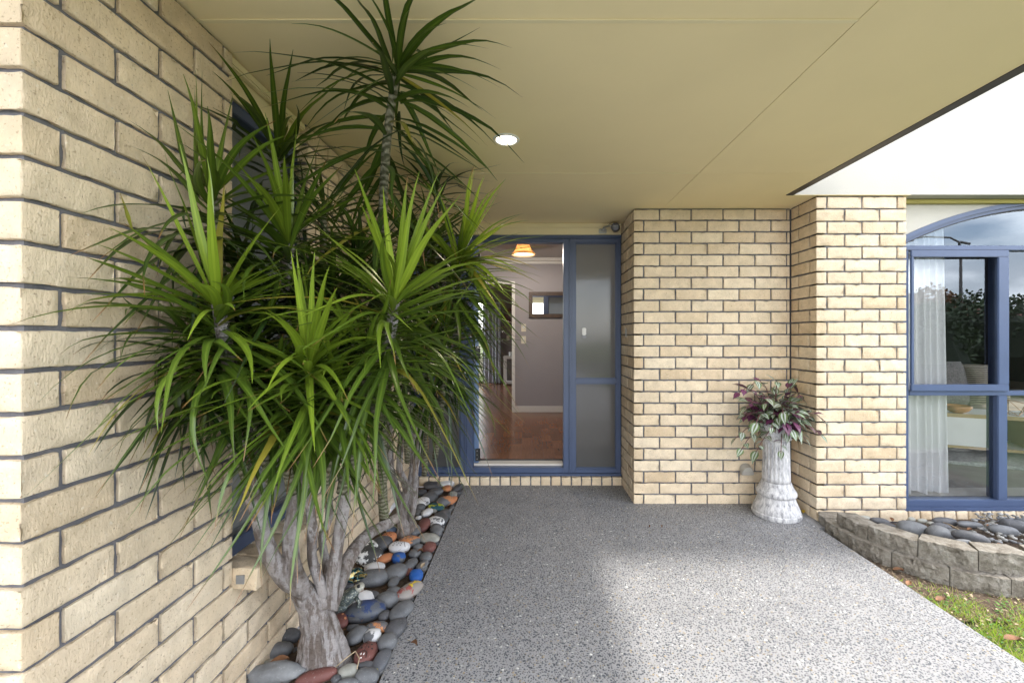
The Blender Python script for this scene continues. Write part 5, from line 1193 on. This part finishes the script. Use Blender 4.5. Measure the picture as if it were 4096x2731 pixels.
head(pl1, P(906, 680, 1.30), (.1, 0, 1), zt([(1440, 670), (1450, 830), (1750, 700), (1870, 745), (1930, 800), (2165, 1105), (1840, 700), (1160, 870), (1160, 1400), (1700, 720), (2050, 1000), (1560, 760), (1800, 1480)]), 62, .38, .78, .2, wid=.0165)
head(pl1, P(709, 832, 1.20), (0, -.1, 1), zt2([(1000, 10), (1030, 0), (1120, 10), (1190, 80), (850, 330), (1290, 320), (1290, 790), (780, 840), (1115, 1050), (1310, 970), (870, 740), (1060, 60), (1240, 190), (620, 400), (1500, 480)]), 66, .35, .80, .2, wid=.0165)
for (dx, dy, y, L_, br, n) in ((560, 790, 1.27, .32, .6, 60), (845, 800, 1.34, .34, .6, 60), (640, 860, 1.24, .30, .68, 50), (780, 865, 1.30, .30, .68, 50), (560, 640, 1.48, .36, .25, 50), (760, 640, 1.62, .40, .25, 54), (450, 760, 1.20, .28, .35, 40), (700, 740, 1.50, .36, .25, 50), (830, 600, 1.70, .40, .22, 50), (745, 470, 1.85, .40, .2, 22)):
    head(pl1, P(dx, dy, y), (0, 0, 1), [], n, L_, br, .2, wid=.0150)
    stem(pl1, [P(dx*.55+712*.45, min(dy+330, 1130), y*.6+1.5*.4), P(dx*.85+712*.15, dy+150, y+.03), P(dx, dy, y)], .018, .012, 'ring', 'stem', 5)
head(pl2, P(1057, 592, 2.26), (.2, -.1, 1), zt([(2000, 655), (2045, 705), (2140, 725), (2230, 890), (2255, 925), (2110, 1085), (2310, 1155), (2310, 1220), (2255, 1180), (2230, 1350), (2145, 1250), (1990, 660), (2120, 760), (2170, 1440)]), 60, .50, .72, .3, wid=.026)
for (x_, y_, w_) in ((2310, 1155, .6), (2310, 1222, .95), (2110, 1345, .9), (2255, 1182, .25), (2180, 1400, .0), (2120, 1475, .0), (2230, 1352, .1)):
    hd = P(1060, 598, 2.24); dx, dy = Z1(x_, y_); tp = solve_tip(hd, dx, dy, .48); LEAVES[pl2.name].append((hd, tp, .0125, .05, (0, 0, 0), (.75, 1.0, w_), .02, .02))
for (dx, dy, y, L_, br, n) in ((975, 545, 2.38, .46, .28, 64), (862, 565, 2.32, .44, .25, 50), (1010, 705, 2.42, .46, .35, 60), (985, 790, 2.25, .42, .48, 60), (930, 760, 2.1, .44, .35, 54), (1000, 420, 2.5, .40, .2, 30), (1020, 750, 2.15, .42, .5, 50)):
    head(pl2, P(dx, dy, y), (0, 0, 1), [], n, L_, br, .3, wid=.0150)
    stem(pl2, [P(dx*.7+950*.3, min(dy+300, 1150), y*.5+1.3), P(dx, dy+120, y+.02), P(dx, dy, y)], .016, .011, 'ring', 'stem', 5)
for pl_ in (pl1, pl2):
    LV = LEAVES[pl_.name]
    LV.sort(key=lambda l: (l[0].y+l[1].y)/2 - 1.2*(l[1]-l[0]).length)
    st_ = MB(); print(pl_.name, 'leaves', len(LV))
    for i, (a, b_, w, sg, sd, tn, wg, off) in enumerate(LV):
        q = MB() if i < 292 else st_
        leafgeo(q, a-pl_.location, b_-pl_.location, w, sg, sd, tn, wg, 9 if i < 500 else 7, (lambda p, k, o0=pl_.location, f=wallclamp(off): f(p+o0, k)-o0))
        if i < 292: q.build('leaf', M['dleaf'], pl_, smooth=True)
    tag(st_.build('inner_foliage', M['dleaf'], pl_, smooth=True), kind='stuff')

# ------------------------------------------------------------------ pedestal and trailing plant
PX, PY = 1.752, 2.975
pd = tag(empty('pedestal_planter', (PX, PY, 0)), 'weathered white fluted column planter standing at the brick corner', 'planter')
k_ = .168
q = MB(); q.lathe([(.150, 0), (.157, .012), (.156, .030), (.149, .036), (.150, .045), (.141, .070), (.124, .110), (.116, .135), (.112, .140)], seg=56, flute=lambda r, z, A: r*(1+.006*math.sin(A*14)*(.05 < z < .125))); q.build('base', M['cast'], pd, ang=40)
q = MB(); q.lathe([(.113, .1405), (.126, .150), (.129, .165), (.122, .182), (.110, .188), (.112, .198), (.106, .205), (.104, .215), (.098, .222), (.097, .232), (.092, .240)], seg=48); q.build('torus_moulding', M['cast'], pd, smooth=True)
q = MB(); q.lathe([(.090, .2405), (.089, .27), (.086, .40), (.084, .515), (.084, .535)], seg=132, flute=lambda r, z, A: r*(1-.055*(max(0, math.cos(A*22))**.7) * (.25 < z < .53))); q.build('fluted_shaft', M['cast'], pd, smooth=True)
q = MB(); q.lathe([(.086, .5355), (.094, .540), (.096, .548), (.089, .554), (.090, .560), (.097, .565), (.099, .574), (.092, .582), (.098, .60), (.112, .625), (.118, .640), (.118, .652), (.104, .652), (.10, .63)], seg=48); q.build('capital_bowl', M['cast'], pd, smooth=True)
zp = tag(empty('trailing_plant', (PX, PY, .64)), 'trailing plant with silver striped purple and green leaves in the column planter', 'plant')
q = MB(); q.lathe([(.02, -.02), (.098, -.015), (.098, -.005), (.01, .005)], seg=20); q.build('potting_soil', M['soil'], zp)
def zleaf(L_, seed):
    q = MB(); n = 7; rr = random.Random(seed)
    for i in range(n+1):
        u = i/n; w = L_*.31*math.sin(math.pi*min(1, u*1.04+.02)**.72)*(1 if u < .97 else .1); z = -.35*L_*u*u + .12*L_*u
        for kx, k in ((0, -1), (.5, 0), (1, 1)): q.v.append((L_*u, k*max(w, .0004), z + (.10*w if k else -.05*w))); q.uv.append((kx, u))
    for i in range(n):
        for k in range(2): a = i*3+k; q.f.append((a, a+3, a+4, a+1))
    return q
zm = []
zx = MB(); zq = [zleaf(.078+.006*i, i) for i in range(6)]
for i in range(6): me = zq[i].mesh('leaf', smooth=True); me.materials.append(M['zebra']); zm.append(me)
cnt = 0; rr = random.Random(21)
def vine(pts, nleaf, r=.0028):
    global cnt
    q = MB(); q.tube(pts, r, 6); q.build('vine', M['purplestem'], zp, smooth=True)
    for i in range(nleaf):
        u = (i+.6)/nleaf; f = u*(len(pts)-1); k = min(int(f), len(pts)-2); p = Vector(pts[k]).lerp(Vector(pts[k+1]), f-k); t_ = (Vector(pts[k+1])-Vector(pts[k])).normalized()
        az = i*math.pi + rr.uniform(-.5, .5) + math.atan2(t_.y, t_.x)+ (1.0 if i % 2 else -1.0)*0; el = rr.uniform(-.5, .7)
        side = t_.cross(Vector((0, 0, 1))); side = side.normalized() if side.length > .1 else Vector((1, 0, 0))
        d = (t_*rr.uniform(.4, .9) + side*(1 if i % 2 else -1)*rr.uniform(.5, 1) + Vector((0, 0, rr.uniform(-.2, .5)))).normalized()
        if i == nleaf-1: d = t_
        xq = d.to_track_quat('X', 'Z').to_matrix() @ Matrix.Rotation(rr.uniform(-.5, .5), 3, 'X'); s_ = rr.uniform(.55, .98); cnt += 1
        if cnt < 293:
            o = bpy.data.objects.new('leaf', rr.choice(zm)); C.objects.link(o); o.parent = zp; o.location = p; o.rotation_euler = xq.to_euler(); o.scale = (s_, s_, s_)
        else:
            src = rr.choice(zq); n0 = len(zx.v)
            zx.v += [tuple(p + xq @ (Vector(v)*s_)) for v in src.v]; zx.uv += src.uv; tv = rr.random(); zx.col += [(tv, tv, tv, 1)]*len(src.v); zx.f += [tuple(n0+k for k in f) for f in src.f]
def toP(dx, dy, y): p = P(dx, dy, y); return p - Vector((PX, PY, .64))
# explicit outline sprays (pixel ends) then fillers
for (dx, dy, y, hgt) in ((1700, 905, 2.9, .12), (1730, 885, 2.95, .14), (1785, 877, 2.95, .10), (1822, 887, 2.93, .12), (1692, 1010, 2.88, .06), (1707, 1035, 2.85, .03), (1740, 1040, 2.82, .03), (1795, 1040, 2.80, .03), (1862, 960, 2.85, .10), (1893, 970, 2.83, .08), (1885, 1003, 2.84, .05), (1850, 1010, 2.82, .05), (1715, 940, 2.86, .1), (1845, 920, 2.9, .12), (1760, 930, 2.8, .12), (1800, 950, 2.78, .1), (1775, 985, 2.78, .06), (1820, 990, 2.8, .05), (1740, 975, 2.82, .08)):
    e = toP(dx, dy, y); e.x *= 1.06; st_a = Vector((rr.uniform(-.06, .06), rr.uniform(-.06, .04), .0)); m1 = st_a.lerp(e, .45)+Vector((0, 0, hgt)); m0 = st_a.lerp(m1, .5)+Vector((0, 0, .03)); m2 = m1.lerp(e, .55)+Vector((0, 0, hgt*.35))
    vine([st_a, m0, m1, m2, e], 8)
while cnt < 560:
    az = rr.uniform(0, 6.28); rad_ = rr.uniform(.08, .24); e = Vector((math.cos(az)*rad_, math.sin(az)*min(rad_, .16), rr.uniform(-.10, .24)*(1.25-rad_*2.6)+.02)); st_a = Vector((e.x*.3, e.y*.3, 0)); vine([st_a, st_a.lerp(e, .5)+Vector((0, 0, .06)), e], 6)
tag(zx.build('small_leaves', M['zebra_attr'], zp, smooth=True), kind='stuff')
# small grey outdoor socket behind the column
wl_ = tag(empty('outdoor_socket', (1.632, YB-.001, .262)), 'grey domed outdoor power socket on the brick wall behind the column planter', 'power socket')
q = MB(); n = 10
for i in range(n+1):
    A = math.pi*i/n; q.v += [(.045*math.cos(A), 0, .045*math.sin(A)+.0), (.036*math.cos(A), -.045, .030*math.sin(A)-.004)]
for i in range(n): q.f.append((2*i, 2*i+2, 2*i+3, 2*i+1))
q.f.append(tuple(2*i+1 for i in range(n+1))); q.build('hood', simple('socket_grey', (.40, .38, .34), .6), wl_)
q = MB(); q.box(-.045, .045, -.042, 0, -.035, -.0005, bev=.005); q.build('socket_body', simple('socket_grey_body', (.36, .34, .31), .6), wl_, ang=35)
s_ = tag(empty('wall_sensor', (XR-.002, 3.40, 1.29)), 'thin grey sensor strip on the brick return beside the front door', 'sensor'); q = MB(); q.box(-.006, 0, -.008, .008, -.035, .035); q.build('strip', M['steel'], s_)

# ------------------------------------------------------------------ fallen leaves and twig
def fallen(dx, dy, z, L_, rot, lab, mt='deadleaf', w=.3):
    q = MB(); n = 5
    for i in range(n+1):
        u = i/n; ww = L_*w*math.sin(math.pi*u**.8)+.0004
        for k in (-1, 0, 1): q.v.append((L_*(u-.5), k*ww, .010*(abs(k))*(.5+u)+.006*math.sin(u*3)))
    for i in range(n):
        for k in range(2): a = i*3+k; q.f.append((a, a+3, a+4, a+1))
    o = tag(q.build('fallen_leaf', M[mt], smooth=True), lab, 'leaf', 'fallen leaves'); o.location = G(dx, dy, z)+Vector((0, 0, .002)); o.rotation_euler = (0, 0, R(rot)); return o
Z7 = lambda x, y: (1780+.3044*x, 1091+.3044*y)
for (p, z, l, r_, lab, mt) in ((Z7(705, 595), -.02, .045, 20, 'yellow fallen leaf beside the lower edging blocks', 'yellowleaf'), (Z7(880, 345), .06, .035, 70, 'small orange fallen leaf in front of the pillar', 'deadleaf'), (Z7(1790, 1250), -.01, .060, -10, 'large brown curled leaf on the grass by the path', 'deadleaf'),
    (Z7(930, 725), -.02, .05, -15, 'brown fallen leaf on the soil where the grass begins', 'deadleaf'), (Z7(1250, 950), -.01, .05, 5, 'pale brown leaf lying in the grass', 'deadleaf'), (Z7(1010, 830), -.02, .04, 30, 'curled brown leaf at the path edge', 'deadleaf'), (Z7(230, 270), .0, .04, 15, 'brown fallen leaf between pedestal and pillar', 'deadleaf'), (Z7(215, 285), .0, .035, 60, 'ochre fallen leaf at the foot of the pillar return', 'yellowleaf'),
    (A_(1610, 1310), .002, .035, -30, 'thin brown leaf alone on the concrete path', 'deadleaf'), (A_(700, 1435), .03, .07, 12, 'orange brown leaf by the trunk base and wall', 'deadleaf'), (A_(1670, 790), .02, .035, 70, 'tan leaf standing beside the worn blue cobble', 'straw'), (B_(880, 1120), .03, .03, 10, 'brown leaf between two grey cobbles', 'deadleaf'),
    ((1492, 1212), .001, .014, 40, 'tiny orange leaf on the shaded path, left of a pair', 'deadleaf'), ((1520, 1212), .001, .014, 80, 'tiny orange leaf on the shaded path, right of a pair', 'deadleaf'), (Cz(1110, 500), .05, .03, 40, 'red brown leaf on the gravel by the sill', 'deadleaf'), (Cz(870, 540), .06, .03, 0, 'salmon brown leaf at the left end of the gravel', 'deadleaf'), (Cz(1245, 740), .09, .03, 10, 'orange leaf at the near edge of the gravel', 'deadleaf')):
    fallen(p[0], p[1], z, l, r_, lab, mt)
q = MB(); a = [Cz(540, 435), Cz(620, 460), Cz(680, 490), Cz(735, 520)]; q.tube([G(*a[0], .055), G(*a[1], .065), G(*a[2], .07), G(*a[3], .085)], .0035, 6); tag(q.build('twig', M['straw'], smooth=True), 'thin pale twig lying across the dark stones below the window', 'twig')
q = MB(); q.tube([D3(1080, 1460, 1.42), D3(1150, 1400, 1.42), D3(1215, 1352, 1.44), D3(1242, 1400, 1.42), D3(1225, 1470, 1.38)], .0018, 6); tag(q.build('dry_stalk', M['straw'], smooth=True), 'bent dry leaf stalk in front of the trunk base', 'twig')

# ------------------------------------------------------------------ street side (seen only mirrored in the glass)
for i, (x, y, z, rx, ry, rz, n, mt, lab) in enumerate(((9.5, -4.6, .9, 1.7, 1.0, 1.15, 7000, 'hedge', 'dense green garden shrub across the lawn, left of three'), (12.2, -5.2, 1.1, 1.9, 1.1, 1.3, 7000, 'hedge', 'dense green garden shrub across the lawn, centre of three'), (15.2, -5.5, 1.1, 2.0, 1.1, 1.2, 5000, 'hedge', 'dense green garden shrub across the lawn, right of three'), (12.0, -6.6, 1.9, 1.0, .8, .8, 2200, 'hedge_r', 'russet leaved shrub behind the green ones'))):
    so = leafmass('garden_shrub', lab, 'shrub', (x, y, z), (rx, ry, rz), n, M[mt], .11)
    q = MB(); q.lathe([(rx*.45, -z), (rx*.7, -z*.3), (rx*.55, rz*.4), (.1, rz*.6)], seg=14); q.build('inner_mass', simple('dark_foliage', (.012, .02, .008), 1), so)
sl = tag(empty('street_lamp', (24.2, -17.5, -.04)), 'tall street lamp with curved arm across the road', 'street lamp')
q = MB(); q.tube([(0, 0, 0), (0, 0, 3), (0, 0, 6.1)], [.10, .08, .06], 10); q.build('pole', M['galv'], sl, smooth=True)
q = MB(); q.tube([(0, 0, 6.1), (-.1, 0, 6.6), (-.6, 0, 6.85), (-2.0, 0, 6.9), (-2.8, 0, 6.75)], [.06, .055, .05, .045, .04], 8); q.tube([(0, 0, 6.6), (.5, 0, 6.5)], .07, 8); q.build('arm', M['galv'], sl, smooth=True)
q = MB(); q.box(-3.4, -2.7, -.12, .12, 6.62, 6.78, bev=.04); q.build('lantern', M['galv'], sl, ang=40)
nh = tag(empty('neighbour_house', (30, -30, -.04)), 'pale house with a red roof across the street', 'house')
q = MB(); q.box(-9, 9, -5, 5, 0, 2.6); q.build('wall', M['plaster'], nh)
q = MB(); q.v = [(-9.6, -5.6, 2.6), (9.6, -5.6, 2.6), (9.6, 5.6, 2.6), (-9.6, 5.6, 2.6), (-5, 0, 4.6), (5, 0, 4.6)]; q.f = [(0, 1, 5, 4), (1, 2, 5), (2, 3, 4, 5), (3, 0, 4), (3, 2, 1, 0)]; q.build('roof', M['roof'], nh)
q = MB(); q.box(-80, 80, -14, -8, -.043, -.040); struct('road', q, simple('asphalt', (.05, .05, .052), .9))
print('objects', len(bpy.data.objects))
